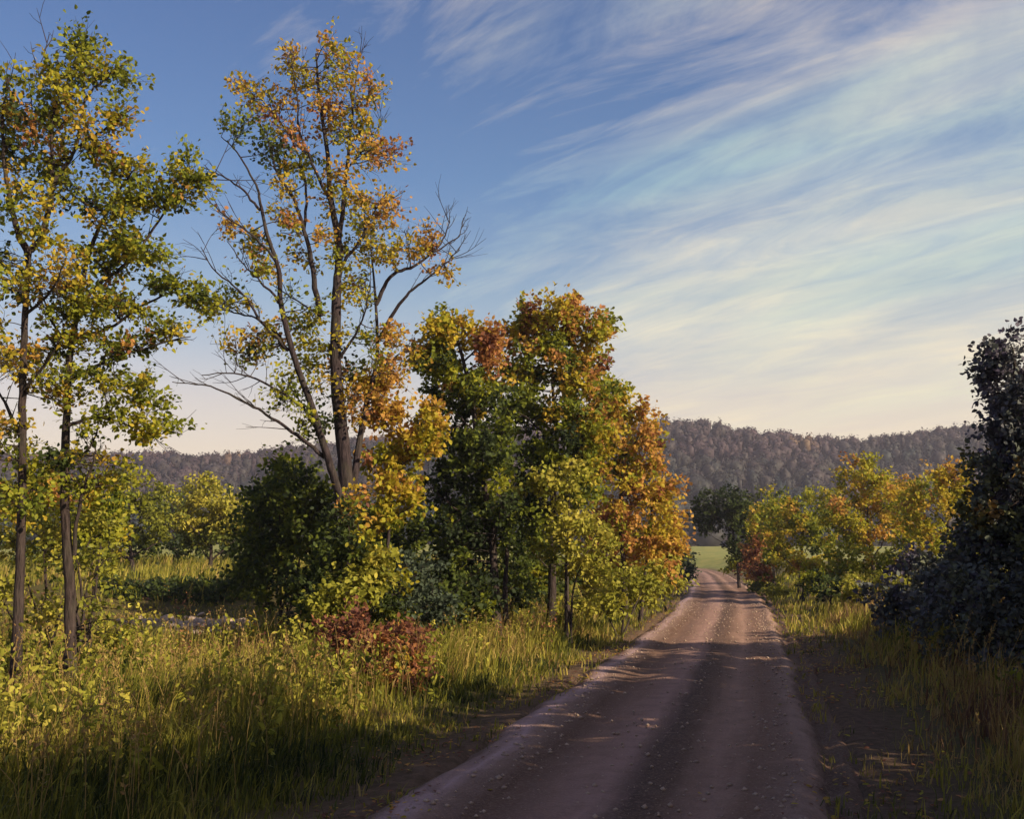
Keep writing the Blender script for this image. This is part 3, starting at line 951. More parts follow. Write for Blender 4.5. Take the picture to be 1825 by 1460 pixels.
def bush(name, label, px, d, blobs, mat=None, leaf=0.12, clump=0.32, per=7, nleaf=8, stems=4, group=None, cat='bush', bark=None, up=.5, foot=None):
    b = on_ground(px, d, -0.03)
    tops = blobs[:]
    tr = []
    for k in range(stems):
        bl = tops[k % len(tops)]
        tp = P(bl[0] + rng.uniform(-.4, .4) * bl[2], bl[1] - 0.2 * bl[3], bl[4])
        st = b + [rng.normal(0, .12), rng.normal(0, .12), 0]
        md = st * .55 + tp * .45 + [0, 0, .12 * (tp[2] - b[2])]
        tr.append(([st, md, tp], 0.022 + 0.004 * (tp[2] - b[2]), 0.007))
    return make_tree(name, label, cat, b, tr, blobs, group=group, clump=clump, per=per, nleaf=nleaf, leaf=leaf, mat=mat, bark=bark or M_BARKD, twig_r=0.007, stem='stem', sides=5, up=up)


D = 24.0
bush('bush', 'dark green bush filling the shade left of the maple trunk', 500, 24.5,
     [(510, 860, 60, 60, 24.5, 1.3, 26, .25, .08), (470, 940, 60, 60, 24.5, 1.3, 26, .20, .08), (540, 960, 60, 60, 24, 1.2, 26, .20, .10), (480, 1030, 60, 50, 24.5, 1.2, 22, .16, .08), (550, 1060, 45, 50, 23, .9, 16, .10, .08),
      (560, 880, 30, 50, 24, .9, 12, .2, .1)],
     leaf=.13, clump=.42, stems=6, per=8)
bush('bush', 'bright lime bush at the foot of the maple', 610, 20, [(610, 1060, 55, 35, 20, .7, 18, .62, .12), (580, 1090, 30, 25, 20, .5, 8, .5, .12), (650, 1040, 40, 30, 20.3, .6, 10, .55, .14), (680, 1000, 40, 26, 20.5, .6, 9, .7, .12)],
     M_LIME, leaf=.12)
bush('bush', 'grey green bush between the maple and the thicket', 740, 21.5, [(735, 1030, 45, 40, 21.5, .8, 16, .5, .14), (760, 1080, 50, 35, 21.5, .8, 14, .25, .12), (700, 1075, 35, 30, 21, .6, 9, .5, .16)], M_GREY, leaf=.11)
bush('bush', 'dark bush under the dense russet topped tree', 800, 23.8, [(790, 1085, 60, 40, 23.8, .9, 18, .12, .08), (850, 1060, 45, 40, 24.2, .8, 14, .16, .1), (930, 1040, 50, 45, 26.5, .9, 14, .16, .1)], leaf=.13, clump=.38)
bush('bramble', 'rusty red brown bramble at the field edge before the maple', 670, 17.2,
     [(640, 1130, 55, 40, 17.2, .6, 18, 0.97, .07), (700, 1150, 55, 40, 17.2, .7, 20, 0.93, .08), (590, 1140, 35, 45, 17.4, .5, 10, 1.00, .05), (735, 1195, 45, 35, 16.8, .5, 14, 0.89, .1), (660, 1195, 55, 40, 16.8, .5, 18, 0.98, .05),
      (715, 1240, 40, 22, 16.4, .5, 10, 0.93, .08)],
     leaf=.085, clump=.28, stems=9, per=8)
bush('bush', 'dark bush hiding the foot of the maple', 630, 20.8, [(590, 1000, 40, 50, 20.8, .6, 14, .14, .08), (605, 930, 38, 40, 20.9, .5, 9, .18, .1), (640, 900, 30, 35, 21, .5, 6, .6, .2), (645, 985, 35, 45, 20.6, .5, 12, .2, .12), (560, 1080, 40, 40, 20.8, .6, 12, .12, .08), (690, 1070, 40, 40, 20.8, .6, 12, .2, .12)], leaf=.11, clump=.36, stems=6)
bush('bush', 'yellow green roadside bush below the orange tree', 1110, 28, [(1110, 1050, 50, 35, 28, .9, 18, .60, .14), (1070, 1085, 40, 25, 27, .7, 10, .55, .14), (1150, 1040, 40, 35, 29.5, .8, 14, .62, .14)], M_LIME, leaf=.13)
bush('bush', 'pale gold bush leaning over the far left edge of the lane', 1185, 38, [(1180, 1010, 32, 35, 38, 1, 16, .62, .12), (1205, 1030, 25, 25, 40, .8, 10, .7, .12), (1160, 1050, 30, 22, 36, .8, 8, .6, .12)], M_LIME, leaf=.17, clump=.4)
bush('bush', 'small blue grey bush at the lane bend on the left', 1212, 52, [(1212, 995, 16, 22, 52, .8, 12, .2, .1), (1222, 1020, 12, 16, 54, .7, 7, .25, .1)], M_GREY, leaf=.2, clump=.4)
bush('bush', 'pale leafy bush wrapped around the slender trunks at the left edge', 75, 16.6,
     [(10, 960, 45, 40, 16.4, .6, 9, .70, .14), (85, 985, 35, 40, 16.6, .6, 8, .60, .16), (170, 1010, 35, 45, 16.6, .5, 9, .6, .14), (70, 1080, 50, 40, 16.3, .6, 10, .64, .16), (-10, 1060, 40, 40, 16, .6, 7, .5, .16), (80, 930, 50, 30, 16.9, .5, 7, .72, .14),
      (185, 945, 40, 35, 17, .5, 7, .66, .14), (60, 1150, 60, 40, 16.2, .5, 9, .55, .16), (180, 1110, 45, 45, 16.2, .5, 8, .6, .16), (250, 1130, 35, 40, 16.2, .5, 6, .62, .16)],
     M_LIME, leaf=.085, clump=.30, stems=8, per=6, nleaf=6)
bush('bush', 'gold and grey bush behind the slender trunks at the left', 150, 19, [(120, 880, 60, 40, 19, .9, 14, .5, .14), (190, 900, 40, 40, 19, .8, 10, .42, .12), (60, 890, 50, 50, 19, .9, 12, .55, .14), (150, 960, 60, 40, 19, .9, 12, .4, .12)], leaf=.11, clump=.36, stems=6)

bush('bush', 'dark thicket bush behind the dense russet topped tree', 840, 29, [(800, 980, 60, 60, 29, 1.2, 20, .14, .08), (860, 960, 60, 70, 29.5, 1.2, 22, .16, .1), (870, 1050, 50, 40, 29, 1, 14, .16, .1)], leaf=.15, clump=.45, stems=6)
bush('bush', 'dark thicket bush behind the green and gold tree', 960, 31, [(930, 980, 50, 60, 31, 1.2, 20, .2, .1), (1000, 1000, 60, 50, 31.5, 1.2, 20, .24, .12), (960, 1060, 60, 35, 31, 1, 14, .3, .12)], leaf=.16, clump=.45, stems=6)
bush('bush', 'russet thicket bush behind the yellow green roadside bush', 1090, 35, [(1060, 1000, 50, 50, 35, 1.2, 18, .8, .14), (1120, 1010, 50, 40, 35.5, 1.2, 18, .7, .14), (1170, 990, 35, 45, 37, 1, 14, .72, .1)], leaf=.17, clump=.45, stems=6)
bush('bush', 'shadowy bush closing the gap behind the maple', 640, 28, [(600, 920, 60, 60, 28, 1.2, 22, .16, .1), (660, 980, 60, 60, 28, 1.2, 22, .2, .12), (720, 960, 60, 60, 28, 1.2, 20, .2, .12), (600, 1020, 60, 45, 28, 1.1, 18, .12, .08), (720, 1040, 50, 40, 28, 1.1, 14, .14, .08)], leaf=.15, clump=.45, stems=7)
# --- trees on the bank across the left field
def small_tree(label, px, d, blobs, mat=None, leaf=.17, clump=.55, r=.09, group=None, auto=7, trunk_top=None, name='small_tree', per=8, nleaf=7, bark=None):
    b = on_ground(px, d, -.05)
    tx, ty = trunk_top
    top = P(tx, ty, d)
    md = b * .5 + top * .5 + [rng.normal(0, .1), 0, 0]
    return make_tree(name, label, 'tree', b, [([b, md, top], r, .02)], blobs, group=group, auto=auto, clump=clump, per=per, nleaf=nleaf, leaf=leaf, mat=mat, bark=bark or M_BARKD)


small_tree('round lime green tree on the bank, seen right of the slender trunks', 372, 47, [(370, 890, 60, 35, 47, 1.5, 26, .78, .1), (340, 930, 50, 32, 47, 1.4, 20, .78, .1), (410, 930, 45, 35, 47, 1.3, 20, .78, .1), (375, 960, 50, 22, 47, 1.3, 14, .3, .1)],
           M_LIME, trunk_top=(372, 890), per=9, nleaf=8)
small_tree('spreading olive tree on the bank, nearest the slender trunks', 235, 45, [(230, 880, 60, 40, 45, 1.5, 28, .44, .12), (180, 920, 50, 40, 45, 1.4, 20, .44, .1), (280, 925, 45, 40, 45, 1.4, 18, .44, .1), (230, 960, 60, 22, 45, 1.4, 14, .3, .1)],
           M_LIME, trunk_top=(232, 880))
bush('bush', 'dark hedge bush under the bank, left of the shaded maple foot', 430, 36, [(430, 1040, 40, 25, 36, .9, 14, .14, .08), (470, 1010, 40, 40, 36.5, 1, 16, .14, .08)], leaf=.15, clump=.4)
small_tree('dark green tree beyond the bank, behind the round lime tree', 460, 60, [(450, 900, 60, 45, 60, 2, 30, .16, .08), (510, 880, 45, 50, 60, 2, 24, .16, .08)], trunk_top=(460, 890), leaf=.22, clump=.7)
small_tree('far hazy green tree left of the spreading olive tree', 120, 70, [(100, 900, 80, 50, 70, 2.5, 36, .25, .1), (20, 900, 60, 50, 70, 2.5, 26, .25, .1)], trunk_top=(90, 880), leaf=.25, clump=.8)
small_tree('far hazy green tree between the two bank trees', 310, 78, [(305, 905, 60, 35, 78, 2.5, 32, .22, .08)], trunk_top=(305, 890), leaf=.26, clump=.8)

for lab, px_, d_, tt in (('added dark bush for the shaded bank front, leftmost', 225, 36.2, .1), ('added dark bush for the shaded bank front, left of the stones', 290, 36.0, .12),
                         ('added dark bush for the shaded bank front, above the stones', 355, 35.8, .1), ('added dark bush for the shaded bank front, right of the stones', 405, 35.6, .14)):
    bush('bank_shade_bush', lab, px_, d_, [(px_ - 15, 1062, 32, 16, d_, .7, 12, tt, .06), (px_ + 20, 1068, 30, 14, d_, .7, 10, tt, .06)], leaf=.14, clump=.32, stems=4, group='added bushes for the bank shade')  # dark bushes added to stand for the bank's shaded front face
bush('bush', 'dark scrub behind the round lime tree on the bank', 420, 54, [(400, 965, 60, 28, 54, 1.4, 18, .12, .06), (480, 960, 60, 40, 54, 1.4, 20, .12, .06), (320, 970, 50, 20, 54, 1.4, 14, .14, .06)], leaf=.22, clump=.55, stems=5)
bush('bush', 'dark scrub behind the spreading olive tree on the bank', 200, 52, [(230, 970, 60, 22, 52, 1.4, 16, .12, .06), (150, 960, 60, 35, 52, 1.4, 18, .14, .06), (60, 960, 60, 35, 52, 1.4, 16, .16, .06)], leaf=.22, clump=.55, stems=5)
# --- right of the lane
small_tree('dark round crowned tree leaning over the far right edge of the lane', 1318, 62, [(1290, 900, 50, 32, 62, 1.7, 40, .07, .05), (1268, 930, 32, 26, 62, 1.4, 20, .05, .04), (1325, 920, 34, 40, 62, 1.5, 26, .10, .06), (1322, 970, 30, 36, 62, 1.3, 22, .10, .06), (1322, 1010, 24, 18, 62, 1.0, 10, .3, .2)],
           trunk_top=(1300, 905), leaf=.19, clump=.5, per=9)
small_tree('russet brown tree beside the dark round one on the right', 1352, 56, [(1355, 945, 22, 28, 56, 1.1, 14, .55, .2), (1352, 985, 28, 26, 56, 1.1, 14, .92, .06), (1340, 1015, 20, 14, 56, .9, 7, .95, .05)], trunk_top=(1352, 950), leaf=.18, clump=.42)
small_tree('yellow green tree, leftmost of the gold row right of the lane', 1425, 50, [(1400, 910, 45, 30, 50, 1.5, 20, 0.47, .1), (1440, 930, 50, 40, 50, 1.6, 24, 0.43, .12), (1390, 960, 35, 30, 50, 1.2, 14, 0.56, .1), (1460, 970, 35, 28, 50, 1.2, 12, 0.43, .14)],
           trunk_top=(1428, 910), leaf=.17, clump=.5)
small_tree('tallest gold tree with a forked trunk, middle of the row right of the lane', 1562, 46, [(1535, 850, 45, 30, 46, 1.5, 24, 0.57, .12), (1500, 900, 45, 40, 46, 1.5, 22, 0.51, .14), (1570, 890, 45, 35, 46, 1.5, 22, 0.57, .12), (1540, 940, 55, 30, 46, 1.4, 18, 0.61, .14), (1610, 940, 35, 40, 46, 1.3, 16, 0.51, .12),
            (1510, 970, 40, 25, 46, 1.2, 10, 0.47, .1)], trunk_top=(1545, 870), leaf=.16, clump=.5, auto=9)
small_tree('orange gold tree against the dark thicket on the right', 1690, 40, [(1690, 860, 45, 40, 40, 1.3, 22, 0.63, .1), (1650, 900, 40, 40, 40, 1.2, 18, 0.55, .12), (1720, 910, 35, 40, 40, 1.2, 16, 0.57, .12), (1670, 950, 50, 25, 40, 1.2, 14, 0.53, .12)],
           trunk_top=(1692, 870), leaf=.15, clump=.46)
small_tree('yellow tree behind the gold row right of the lane', 1480, 66, [(1470, 900, 45, 35, 66, 2, 22, 0.51, .12), (1600, 880, 50, 35, 66, 2, 24, 0.47, .12), (1380, 900, 40, 25, 66, 2, 14, 0.45, .12)], trunk_top=(1480, 900), leaf=.2, clump=.6)
bush('bush', 'green gold scrub below the tallest gold tree', 1540, 42, [(1500, 1000, 45, 25, 42, 1.1, 18, 0.47, .12), (1560, 1010, 45, 22, 42, 1.1, 16, 0.43, .12), (1620, 995, 45, 28, 42, 1.1, 18, 0.43, .14)], leaf=.15, clump=.4, stems=5)
bush('bush', 'amber scrub below the orange gold tree', 1690, 36, [(1660, 985, 45, 28, 36, 1, 16, 0.51, .12), (1720, 985, 45, 35, 36, 1, 16, 0.47, .14)], leaf=.14, clump=.38, stems=5)
bush('bush', 'gold scrub between the russet tree and the gold row', 1380, 54, [(1375, 985, 30, 25, 54, 1.1, 14, 0.53, .1), (1410, 1000, 35, 18, 54, 1.1, 12, 0.51, .1), (1350, 1015, 22, 14, 54, .9, 8, 0.90, .06)], leaf=.18, clump=.42, stems=5)
small_tree('yellow tree just right of the russet brown tree', 1380, 58, [(1375, 915, 32, 26, 58, 1.4, 16, 0.53, .1), (1365, 955, 32, 26, 58, 1.4, 14, 0.57, .1)], trunk_top=(1378, 920), leaf=.19, clump=.5)
small_tree('gold tree filling the gap right of the tallest gold tree', 1640, 50, [(1625, 880, 45, 30, 50, 1.5, 20, 0.53, .1), (1610, 930, 45, 35, 50, 1.4, 18, 0.47, .12)], trunk_top=(1630, 890), leaf=.17, clump=.5)
bush('bush', 'gold roadside bush under the leftmost gold tree', 1430, 44, [(1420, 1000, 45, 16, 44, .9, 14, 0.57, .1), (1470, 1015, 40, 16, 43, .9, 12, 0.51, .1)], leaf=.15, clump=.36)
bush('bush', 'low yellow green bush before the dark thicket', 1565, 33, [(1545, 1050, 40, 16, 33, .8, 12, .6, .12), (1590, 1045, 35, 16, 33, .8, 10, .55, .12)], M_LIME, leaf=.14, clump=.34)
bush('bush', 'dark brown bush between the gold bush and the lane', 1480, 37, [(1490, 1045, 40, 18, 37, .8, 12, .1, .1), (1440, 1035, 25, 16, 39, .7, 7, .3, .15)], leaf=.15, clump=.36)
bush('bush', 'pale straw bush at the right edge of the far lane', 1385, 50, [(1385, 1050, 25, 12, 50, .9, 9, .6, .14), (1360, 1040, 18, 14, 54, .9, 8, .3, .1)], M_LIME, leaf=.18, clump=.4)
bush('bush', 'dark bush, tinted violet for shade, low in the thicket at the right', 1640, 24, [(1640, 1010, 60, 35, 25, 1, 22, .3, .14), (1590, 1070, 45, 35, 24, .8, 16, .25, .1), (1650, 1090, 60, 50, 23.5, 1, 24, .25, .12), (1620, 1140, 50, 35, 22.5, .8, 14, .35, .1)], M_SHADE_LEAF, leaf=.13, clump=.36, stems=6)
bush('bush', 'dark green bush low at the right edge', 1770, 17, [(1760, 1080, 70, 60, 17.5, 1, 26, .4, .14), (1810, 1160, 60, 50, 17, .9, 20, .35, .12), (1720, 1160, 50, 40, 18, .9, 16, .4, .12), (1800, 1230, 60, 35, 16, .8, 14, .4, .12), (1690, 1100, 50, 50, 19, .9, 16, .35, .12)], M_SHADE_LEAF, leaf=.11, clump=.34, stems=6)
bush('bush', 'green bush, tinted violet for shade, filling the foot of the dark edge tree', 1740, 21, [(1735, 1000, 50, 50, 21, 1, 20, .35, .15), (1700, 1050, 45, 50, 21.5, 1, 18, .35, .12), (1800, 1090, 50, 60, 20, 1, 18, .3, .12)], M_SHADE_LEAF, leaf=.12, clump=.38, stems=6)
D = 20.0
b8 = on_ground(1815, D, -0.1)
make_tree('tree', 'tall dark tree, tinted violet for shade, cut off by the right edge', 'tree', b8,
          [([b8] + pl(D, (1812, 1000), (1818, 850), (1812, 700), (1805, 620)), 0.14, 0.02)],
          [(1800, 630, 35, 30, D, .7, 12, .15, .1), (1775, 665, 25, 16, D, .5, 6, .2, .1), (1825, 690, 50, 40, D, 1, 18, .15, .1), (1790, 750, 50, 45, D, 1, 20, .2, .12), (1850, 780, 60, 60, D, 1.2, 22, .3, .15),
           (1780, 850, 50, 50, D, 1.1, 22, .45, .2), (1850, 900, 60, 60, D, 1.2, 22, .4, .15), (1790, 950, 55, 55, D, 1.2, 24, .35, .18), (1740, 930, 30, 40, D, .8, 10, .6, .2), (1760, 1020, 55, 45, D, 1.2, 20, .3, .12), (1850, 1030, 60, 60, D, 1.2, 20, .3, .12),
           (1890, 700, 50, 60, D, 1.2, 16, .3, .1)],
          auto=10, clump=0.38, per=9, nleaf=9, leaf=0.115, mat=M_SHADE_LEAF, bark=M_BARKD)

# --- the shading trees on the right verge, beyond the right edge of the picture
def verge_tree(label, x, y, h, w, seed_t, name='verge_tree'):
    b = np.array([x, y, float(terrain(x, y)) - .1])
    m0 = [b, b + [0, .1, h * .35], b + [.15, 0, h * .7], b + [.1, .1, h * .93]]
    # blobs are given in pixels, so work back from metres
    d = max(y, 1.0)
    root = empty(name, b)
    tag(root, label, 'tree', 'shading trees on the right verge')
    tm = MB()
    tube(tm, smooth_path(m0, 6), .17, .03, 9, lump=.04)
    tm.build('trunk', M_BARKD, root, True, b)
    n = int(66 * w * w / 6)
    dv = rng.normal(0, 1, (n, 3))
    dv /= np.linalg.norm(dv, axis=1)[:, None]
    dv *= (rng.uniform(0, 1, n) ** .42)[:, None]
    cs = b + [0, 0, h * .56] + dv * np.array([w, w, h * .44])
    tw = MB()
    LP = []
    core = smooth_path(m0, 8)
    for c in cs:
        j = int(np.argmin(np.linalg.norm(core - (c - [0, 0, .7]), axis=1)))
        tube(tw, smooth_path([core[j], (core[j] + c) / 2 + rng.normal(0, .1, 3), c], 3), .03, .006, 4)
        LP.append(c + rng.normal(0, .38, (46, 3)))
    LP = np.concatenate(LP)
    tag(tw.build('twigs', M_BARKD, root, True, b), kind='stuff')
    cr = MB()
    leaves(cr, LP, .42 * rng.uniform(.7, 1.2, len(LP)), np.clip(seed_t + rng.normal(0, .15, len(LP)), 0, 1))
    tag(cr.build('crown', M_LEAF, root, False, b), kind='stuff')


verge_tree('low shading tree right of the lane, behind the dark edge tree', 14.8, 18.0, 5.6, 2.6, .3)
verge_tree('low shading tree right of the lane, between the two nearest low ones', 11.2, 12.0, 5.6, 2.6, .3)
verge_tree('low shading tree right of the lane, nearest the dark edge tree', 12.5, 14.4, 6.2, 2.8, .3)
verge_tree('low shading tree right of the lane, second from the dark edge tree', 9.8, 9.8, 6.4, 2.8, .35)
verge_tree('tall shading tree right of the lane, third from the dark edge tree', 8.6, 5.0, 8.4, 3.0, .25)
verge_tree('tall shading tree right of the lane, beside the viewer', 8.0, 0.5, 9.6, 3.0, .3)
verge_tree('tall shading tree right of the lane, behind the viewer', 7.5, -4.5, 10.5, 3.0, .3)
verge_tree('tall shading tree right of the lane, farthest behind the viewer', 6.0, -9.5, 10.5, 3.0, .3)

# ------------------------------------------------------------------ stones along the foot of the bank
base = on_ground(385, 32.5)
root = empty('stone_row', base)
tag(root, 'low scatter of pale field stones and rubble before the bank', 'stones')


def stone_mesh(seed):
    r = np.random.default_rng(seed)
    import bmesh
    bm = bmesh.new()
    bmesh.ops.create_icosphere(bm, subdivisions=2, radius=1)
    ax = r.uniform(.7, 1.3, 3)
    planes = r.normal(0, 1, (7, 3))
    planes /= np.linalg.norm(planes, axis=1)[:, None]
    for v in bm.verts:
        c = np.array(v.co)
        for p in planes:
            k = c @ p - .72
            if k > 0:
                c = c - p * k * .8
        v.co = c * ax * (1 + r.normal(0, .03))
    m = bpy.data.meshes.new('stone')
    bm.to_mesh(m)
    bm.free()
    m.materials.append(M_STONE)
    return m


SM = [stone_mesh(k) for k in range(5)]
for k in range(110):
    px_ = rng.normal(375, 75)
    d_ = 30.8 + rng.normal(0, 1.3) - 0.004 * (px_ - 375)
    g = on_ground(px_, d_)
    o = bpy.data.objects.new('stone', SM[k % 5])
    COL.objects.link(o)
    o.parent = root
    sc = rng.uniform(.05, .17)
    o.location = g - base + [0, 0, sc * .2]
    o.scale = (sc * 1.3, sc, sc * .7)
    o.rotation_euler = tuple(rng.uniform(0, 6, 3) * np.array([.1, .1, 1]))

# ------------------------------------------------------------------ grass
def blades(mb, x, y, z, h, w, tint, lean=0.35, wind=(0.12, 0.0)):
    n = len(x)
    a = rng.uniform(0, 2 * math.pi, n)
    la = rng.uniform(0, 2 * math.pi, n)
    ln = np.abs(rng.normal(0, lean, n)) * h
    dx, dy = np.cos(la) * ln + wind[0] * h, np.sin(la) * ln + wind[1] * h
    sx, sy = np.cos(a) * w * .5, np.sin(a) * w * .5
    b = np.stack([x, y, z - .02], -1)
    m = b + np.stack([dx * .35, dy * .35, h * .6], -1)
    t = b + np.stack([dx, dy, h * np.sqrt(np.clip(1 - (ln / h) ** 2 * .5, .3, 1))], -1)
    s = np.stack([sx, sy, 0 * sx], -1)
    v = np.stack([b - s, b + s, m + s * .8, m - s * .8, t], 1).reshape(-1, 3)
    i = (np.arange(n) * 5)[:, None]
    mb.add(v, i + np.array([[0, 1, 2, 3]]), i + np.array([[3, 2, 4]]), tint=(np.clip(tint, 0, 1), np.clip(tint, 0, 1)))


def scatter(n, d0, d1, p=1.0, margin=1.3):
    """points in the wedge the camera sees, denser towards it"""
    u = rng.uniform(0, 1, n)
    d = (d0 ** (2 - p) + u * (d1 ** (2 - p) - d0 ** (2 - p))) ** (1 / (2 - p))
    x = rng.uniform(-.5145, .5145, n) * margin * d
    return x, d


def tufted(x, y, k, sp):
    """repeat every point k times in a small tuft"""
    x = np.repeat(x, k) + rng.normal(0, sp, len(x) * k)
    y = np.repeat(y, k) + rng.normal(0, sp, len(y) * k)
    return x, y


def grass(name, label, n, d0, d1, inside, height, tintf, k=6, sp=.06, p=1.15, wbase=.011, lean=.5):
    x, y = scatter(n, d0, d1, p)
    tt = np.repeat(rng.normal(0, .13, len(x)), k)
    hh = np.repeat(rng.uniform(.6, 1.45, len(x)), k)
    x, y = tufted(x, y, k, sp)
    s = lateral(x, y)
    pr = inside(x, y, s)
    keep = rng.uniform(0, 1, len(x)) < pr
    x, y, s, tt, hh = x[keep], y[keep], s[keep], tt[keep], hh[keep]
    h = height(x, y, s) * hh * rng.uniform(.45, 1.15, len(x))
    ok = h > .03
    x, y, s, h, tt = x[ok], y[ok], s[ok], h[ok], tt[ok]
    mb = MB()
    w = wbase * (1 + np.clip(y - 8, 0, None) * .06) * rng.choice([.6, .9, 1.3, 2.0], len(x), p=[.3, .35, .25, .1])
    blades(mb, x, y, terrain(x, y), h, w, tintf(x, y, s) + tt + rng.normal(0, .05, len(x)), lean)
    o = mb.build(name, M_GRASS)
    tag(o, label, 'grass', kind='stuff')
    return o


patch = lambda x, y, sd, f=.35: fbm(x * f, y * f, sd)
grass('meadow_grass', 'tall olive and straw meadow grass left of the lane', 34500, 6.5, 40,
      lambda x, y, s: sstep(-2.5, -3.2, s + .45 * patch(x, y, 81, .9)) * (y < 35) * (1 - .85 * np.exp(-((x + 9.6) / 2.8) ** 2 - ((y - 30.4) / 2.4) ** 2)),
      lambda x, y, s: (.20 + .38 * sstep(-2.8, -5.5, s)) * (1 + .7 * patch(x, y, 82)) * (1 - .5 * np.exp(-((x + 1.9) / 1.5) ** 2 - ((y - 14.2) / 2.2) ** 2)) * (1 - .78 * sstep(20, 27, y) * sstep(-9, -13, s)),
      lambda x, y, s: .51 + .62 * patch(x, y, 83, .55) + .14 * patch(x, y, 183, 1.7) + .06 * sstep(22, 30, y) - .12 * sstep(-5, -3, s) - .05 * sstep(13.5, 9, y), k=6)  # last term puts the near corner's shade into the blade colour
grass('bank_grass', 'sunlit grass on the bank beyond the stones', 8000, 35, 60,
      lambda x, y, s: sstep(-9, -13, s) * 1.0,
      lambda x, y, s: .5 * (1 + .4 * patch(x, y, 84)),
      lambda x, y, s: .46 + .25 * patch(x, y, 85), k=5, sp=.12, wbase=.013)
grass('roadside_grass', 'green grass between the thicket and the lane', 12500, 18, 75,
      lambda x, y, s: sstep(-2.0, -2.6, s + .3 * patch(x, y, 86, .9)) * sstep(-11, -8, s),
      lambda x, y, s: (.22 + .30 * sstep(-2.4, -4, s)) * (1 + .4 * patch(x, y, 87)),
      lambda x, y, s: .46 + .26 * patch(x, y, 88), k=6, sp=.1, wbase=.012)
grass('verge_grass', 'rank dark and russet grass on the right verge', 19500, 6.5, 34,
      lambda x, y, s: sstep(2.5, 4.0, s + .6 * patch(x, y, 89, .8)) * (s < 14),
      lambda x, y, s: (.16 + .36 * sstep(2.6, 4.6, s)) * (1 + .5 * patch(x, y, 90)),
      lambda x, y, s: .68 + .7 * patch(x, y, 91, .4), k=6)
grass('far_verge_grass', 'sunlit pale grass on the right verge past the shadow', 10500, 27, 80,
      lambda x, y, s: sstep(1.9, 2.5, s) * (s < 16),
      lambda x, y, s: .34 * (1 + .4 * patch(x, y, 92)),
      lambda x, y, s: .48 + .24 * patch(x, y, 93), k=6, sp=.12, wbase=.013)

# broad leaved weeds among the grass
def weeds(name, label, n, d0, d1, inside, hgt, tint, mat=M_LIME, leaf=.075):
    x, y = scatter(n, d0, d1, 1.2)
    s = lateral(x, y)
    keep = rng.uniform(0, 1, n) < inside(x, y, s)
    x, y = x[keep], y[keep]
    mb = MB()
    LP, LT = [], []
    z = terrain(x, y)
    for i in range(len(x)):
        h = hgt * rng.uniform(.5, 1.3)
        lx, ly = rng.normal(0, .18 * h, 2)
        p0 = np.array([x[i], y[i], z[i] - .02])
        p1 = p0 + [lx, ly, h]
        tube(mb, np.array([p0, (p0 + p1) / 2 + rng.normal(0, .02, 3), p1]), .006, .003, 3, tint=.25)
        k = int(rng.integers(14, 30))
        t = rng.uniform(.25, 1.03, k)[:, None]
        LP.append(p0 + (p1 - p0) * t + rng.normal(0, .07, (k, 3)) * (1.3 - t * .6))
        LT.append(np.clip(tint + rng.normal(0, .16) + rng.normal(0, .08, k), 0, 1))
    leaves(mb, np.concatenate(LP), leaf * rng.uniform(.6, 1.3, sum(len(a) for a in LP)), np.concatenate(LT), .7, None, .85)
    o = mb.build(name, mat)
    tag(o, label, 'weeds', kind='stuff')


weeds('meadow_weeds', 'leafy yellow green weeds standing in the left meadow', 3000, 8, 32, lambda x, y, s: sstep(-3.2, -4.2, s) * np.clip(.45 + 1.2 * patch(x, y, 101, .4), 0, 1) * (1 - sstep(19, 23, y) * sstep(-8, -11, s)), .85, .60, leaf=.095)
weeds('verge_weeds', 'dark leafy weeds on the right verge', 800, 7, 30, lambda x, y, s: sstep(3.0, 4.2, s) * np.clip(.45 + 1.2 * patch(x, y, 102, .4), 0, 1), .7, .35, leaf=.09)
weeds('russet_weeds', 'rusty dead weeds scattered through the meadow', 700, 10, 36, lambda x, y, s: sstep(-3.2, -4.2, s) * np.clip(.2 + 1.6 * patch(x, y, 103, .3), 0, 1), .8, .9, M_LEAF, .075)

# short ragged tufts creeping over the bare soil along both lane edges
grass('edge_tufts', 'short ragged grass tufts on the bare lane edges', 15000, 6.5, 60,
      lambda x, y, s: (sstep(1.6, 1.9, np.abs(s)) * sstep(3.6, 2.6, np.abs(s))) * np.clip(.35 + 1.4 * patch(x, y, 111, 1.3), 0, 1),
      lambda x, y, s: .13 + .10 * sstep(2.0, 3.2, np.abs(s)),
      lambda x, y, s: .50 + .5 * patch(x, y, 112, .8), k=7, sp=.045, wbase=.009, lean=.7)


# dry stalks with seed heads
def seed_stalks(name, label, n, d0, d1, inside):
    x, y = scatter(n, d0, d1, 1.15)
    keep = rng.uniform(0, 1, n) < inside(x, y, lateral(x, y))
    x, y = x[keep], y[keep]
    z = terrain(x, y)
    mb = MB()
    LP, LA = [], []
    for i in range(len(x)):
        h = rng.uniform(.55, 1.15)
        p0 = np.array([x[i], y[i], z[i] - .02])
        b = rng.normal(0, .13 * h, 2)
        p1 = p0 + [b[0] * .4, b[1] * .4, h * .6]
        p2 = p0 + [b[0] * 1.3, b[1] * 1.3, h]
        tube(mb, np.array([p0, p1, p2]), .0045, .003, 3, tint=.74)
        k = 9
        t = np.linspace(.1, 1.1, k)[:, None]
        LP.append(p1 + (p2 - p1) * (.45 + .55 * t) + rng.normal(0, .014, (k, 3)))
        LA.append(np.repeat(((p2 - p1) / np.linalg.norm(p2 - p1))[None] * 1.6, k, 0))
    LP = np.concatenate(LP)
    leaves(mb, LP, rng.uniform(.03, .06, len(LP)), rng.choice([.70, .78, .86], len(LP)) + rng.normal(0, .03, len(LP)), .1, np.concatenate(LA), .7)
    tag(mb.build(name, M_GRASS), label, 'grass', kind='stuff')


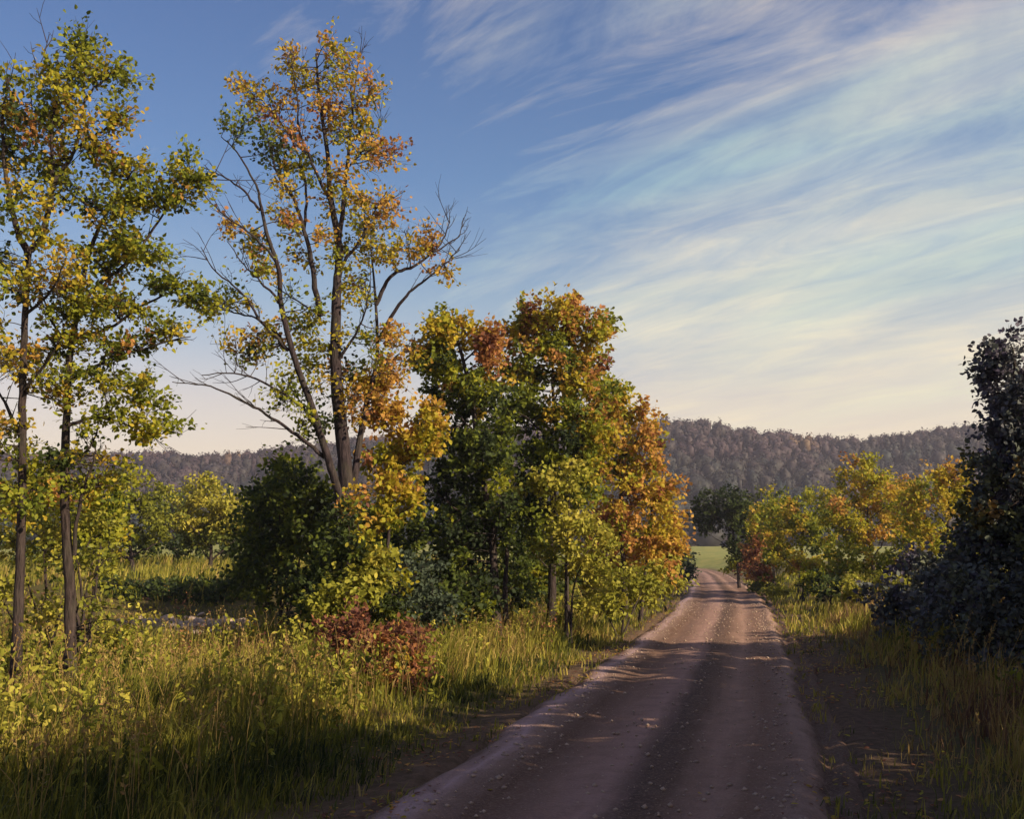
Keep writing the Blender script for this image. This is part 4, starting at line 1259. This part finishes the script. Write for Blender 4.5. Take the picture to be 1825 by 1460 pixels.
seed_stalks('seed_stalks', 'dry tan seed stalks rising above the meadow grass', 4800, 7.5, 32, lambda x, y, s: sstep(-3.0, -4.2, s) * np.clip(.35 + 1.5 * patch(x, y, 121, .35), 0, 1) * (1 - sstep(20, 24, y) * sstep(-8, -11, s)))
seed_stalks('verge_seed_stalks', 'dry russet seed stalks on the right verge', 1800, 7, 30, lambda x, y, s: sstep(3.0, 4.2, s) * np.clip(.35 + 1.5 * patch(x, y, 122, .35), 0, 1))

# loose stones and fallen leaves on the lane
x, y = scatter(9000, 6.5, 45, 1.3)
x = road_x(y) + rng.uniform(-1.75, 1.75, len(x))
w_ = np.abs(lateral(x, y) + .05)
keep = rng.uniform(0, 1, len(x)) < .25 + .75 * sstep(.75, 1.5, w_) + .4 * np.exp(-(w_ / .3) ** 2)
x, y = x[keep], y[keep]
oct_v = np.array([[1, 0, 0], [0, 1, 0], [-1, 0, 0], [0, -1, 0], [0, 0, .7], [0, 0, -.7]], float)
oct_f = np.array([[0, 1, 4], [1, 2, 4], [2, 3, 4], [3, 0, 4], [1, 0, 5], [2, 1, 5], [3, 2, 5], [0, 3, 5]])
n = len(x)
sz = .006 + .030 * rng.uniform(0, 1, n) ** 4
ang = rng.uniform(0, 6.28, n)
v = oct_v[None] * sz[:, None, None] * rng.uniform(.7, 1.3, (n, 6, 1))
vx = v[..., 0] * np.cos(ang)[:, None] - v[..., 1] * np.sin(ang)[:, None]
vy = v[..., 0] * np.sin(ang)[:, None] + v[..., 1] * np.cos(ang)[:, None]
v = np.stack([vx + x[:, None], vy + y[:, None], v[..., 2] + (road_surface(x, y) + sz * .2)[:, None]], -1)
mb = MB()
mb.add(v.reshape(-1, 3), None, ((np.arange(n) * 6)[:, None, None] + oct_f[None]).reshape(-1, 3))
tag(mb.build('gravel', M_STONE), 'loose gravel stones lying on the lane', 'gravel', kind='stuff')

x, y = scatter(11000, 6.5, 45, 1.3)
x = road_x(y) + rng.choice([-1, 1], len(x)) * np.abs(rng.normal(2.4, .75, len(x)))
s = lateral(x, y)
keep = rng.uniform(0, 1, len(x)) < np.clip(.3 + 1.5 * patch(x, y, 131, .9), .04, 1) * (.06 + .94 * sstep(1.35, 1.9, np.abs(s)))
x, y, s = x[keep], y[keep], s[keep]
z = np.where((s > -1.9) & (s < 2.05), road_surface(x, y), terrain(x, y)) + .012
mb = MB()
leaves(mb, np.stack([x, y, z + .008], -1), .065 * rng.uniform(.5, 1.3, len(x)), rng.choice([.58, .72, .86, .96, 1.0], len(x)) + rng.normal(0, .03, len(x)), up=3.0)
tag(mb.build('fallen_leaves', M_LEAF), 'fallen autumn leaves along the lane edges', 'leaves', kind='stuff')

# ------------------------------------------------------------------ thin autumn haze over the valley
mb = MB()
X0, X1, Y0, Y1, Z0, Z1 = -2300, 2300, -600, 3300, -2.0, 72.0
mb.add([[X0, Y0, Z0], [X1, Y0, Z0], [X1, Y1, Z0], [X0, Y1, Z0], [X0, Y0, Z1], [X1, Y0, Z1], [X1, Y1, Z1], [X0, Y1, Z1]],
       [[0, 3, 2, 1], [4, 5, 6, 7], [0, 1, 5, 4], [1, 2, 6, 5], [2, 3, 7, 6], [3, 0, 4, 7]])
m, t, o = new_mat('haze_air')
pv = mk(t, 'ShaderNodeVolumePrincipled')
pv.inputs['Color'].default_value = (0.80, 0.76, 0.92, 1)
pv.inputs['Density'].default_value = 0.00046
pv.inputs['Anisotropy'].default_value = 0.2
t.links.new(pv.outputs[0], o.inputs['Volume'])
tag(mb.build('haze', m), 'thin violet haze lying over the valley', 'haze', kind='stuff')
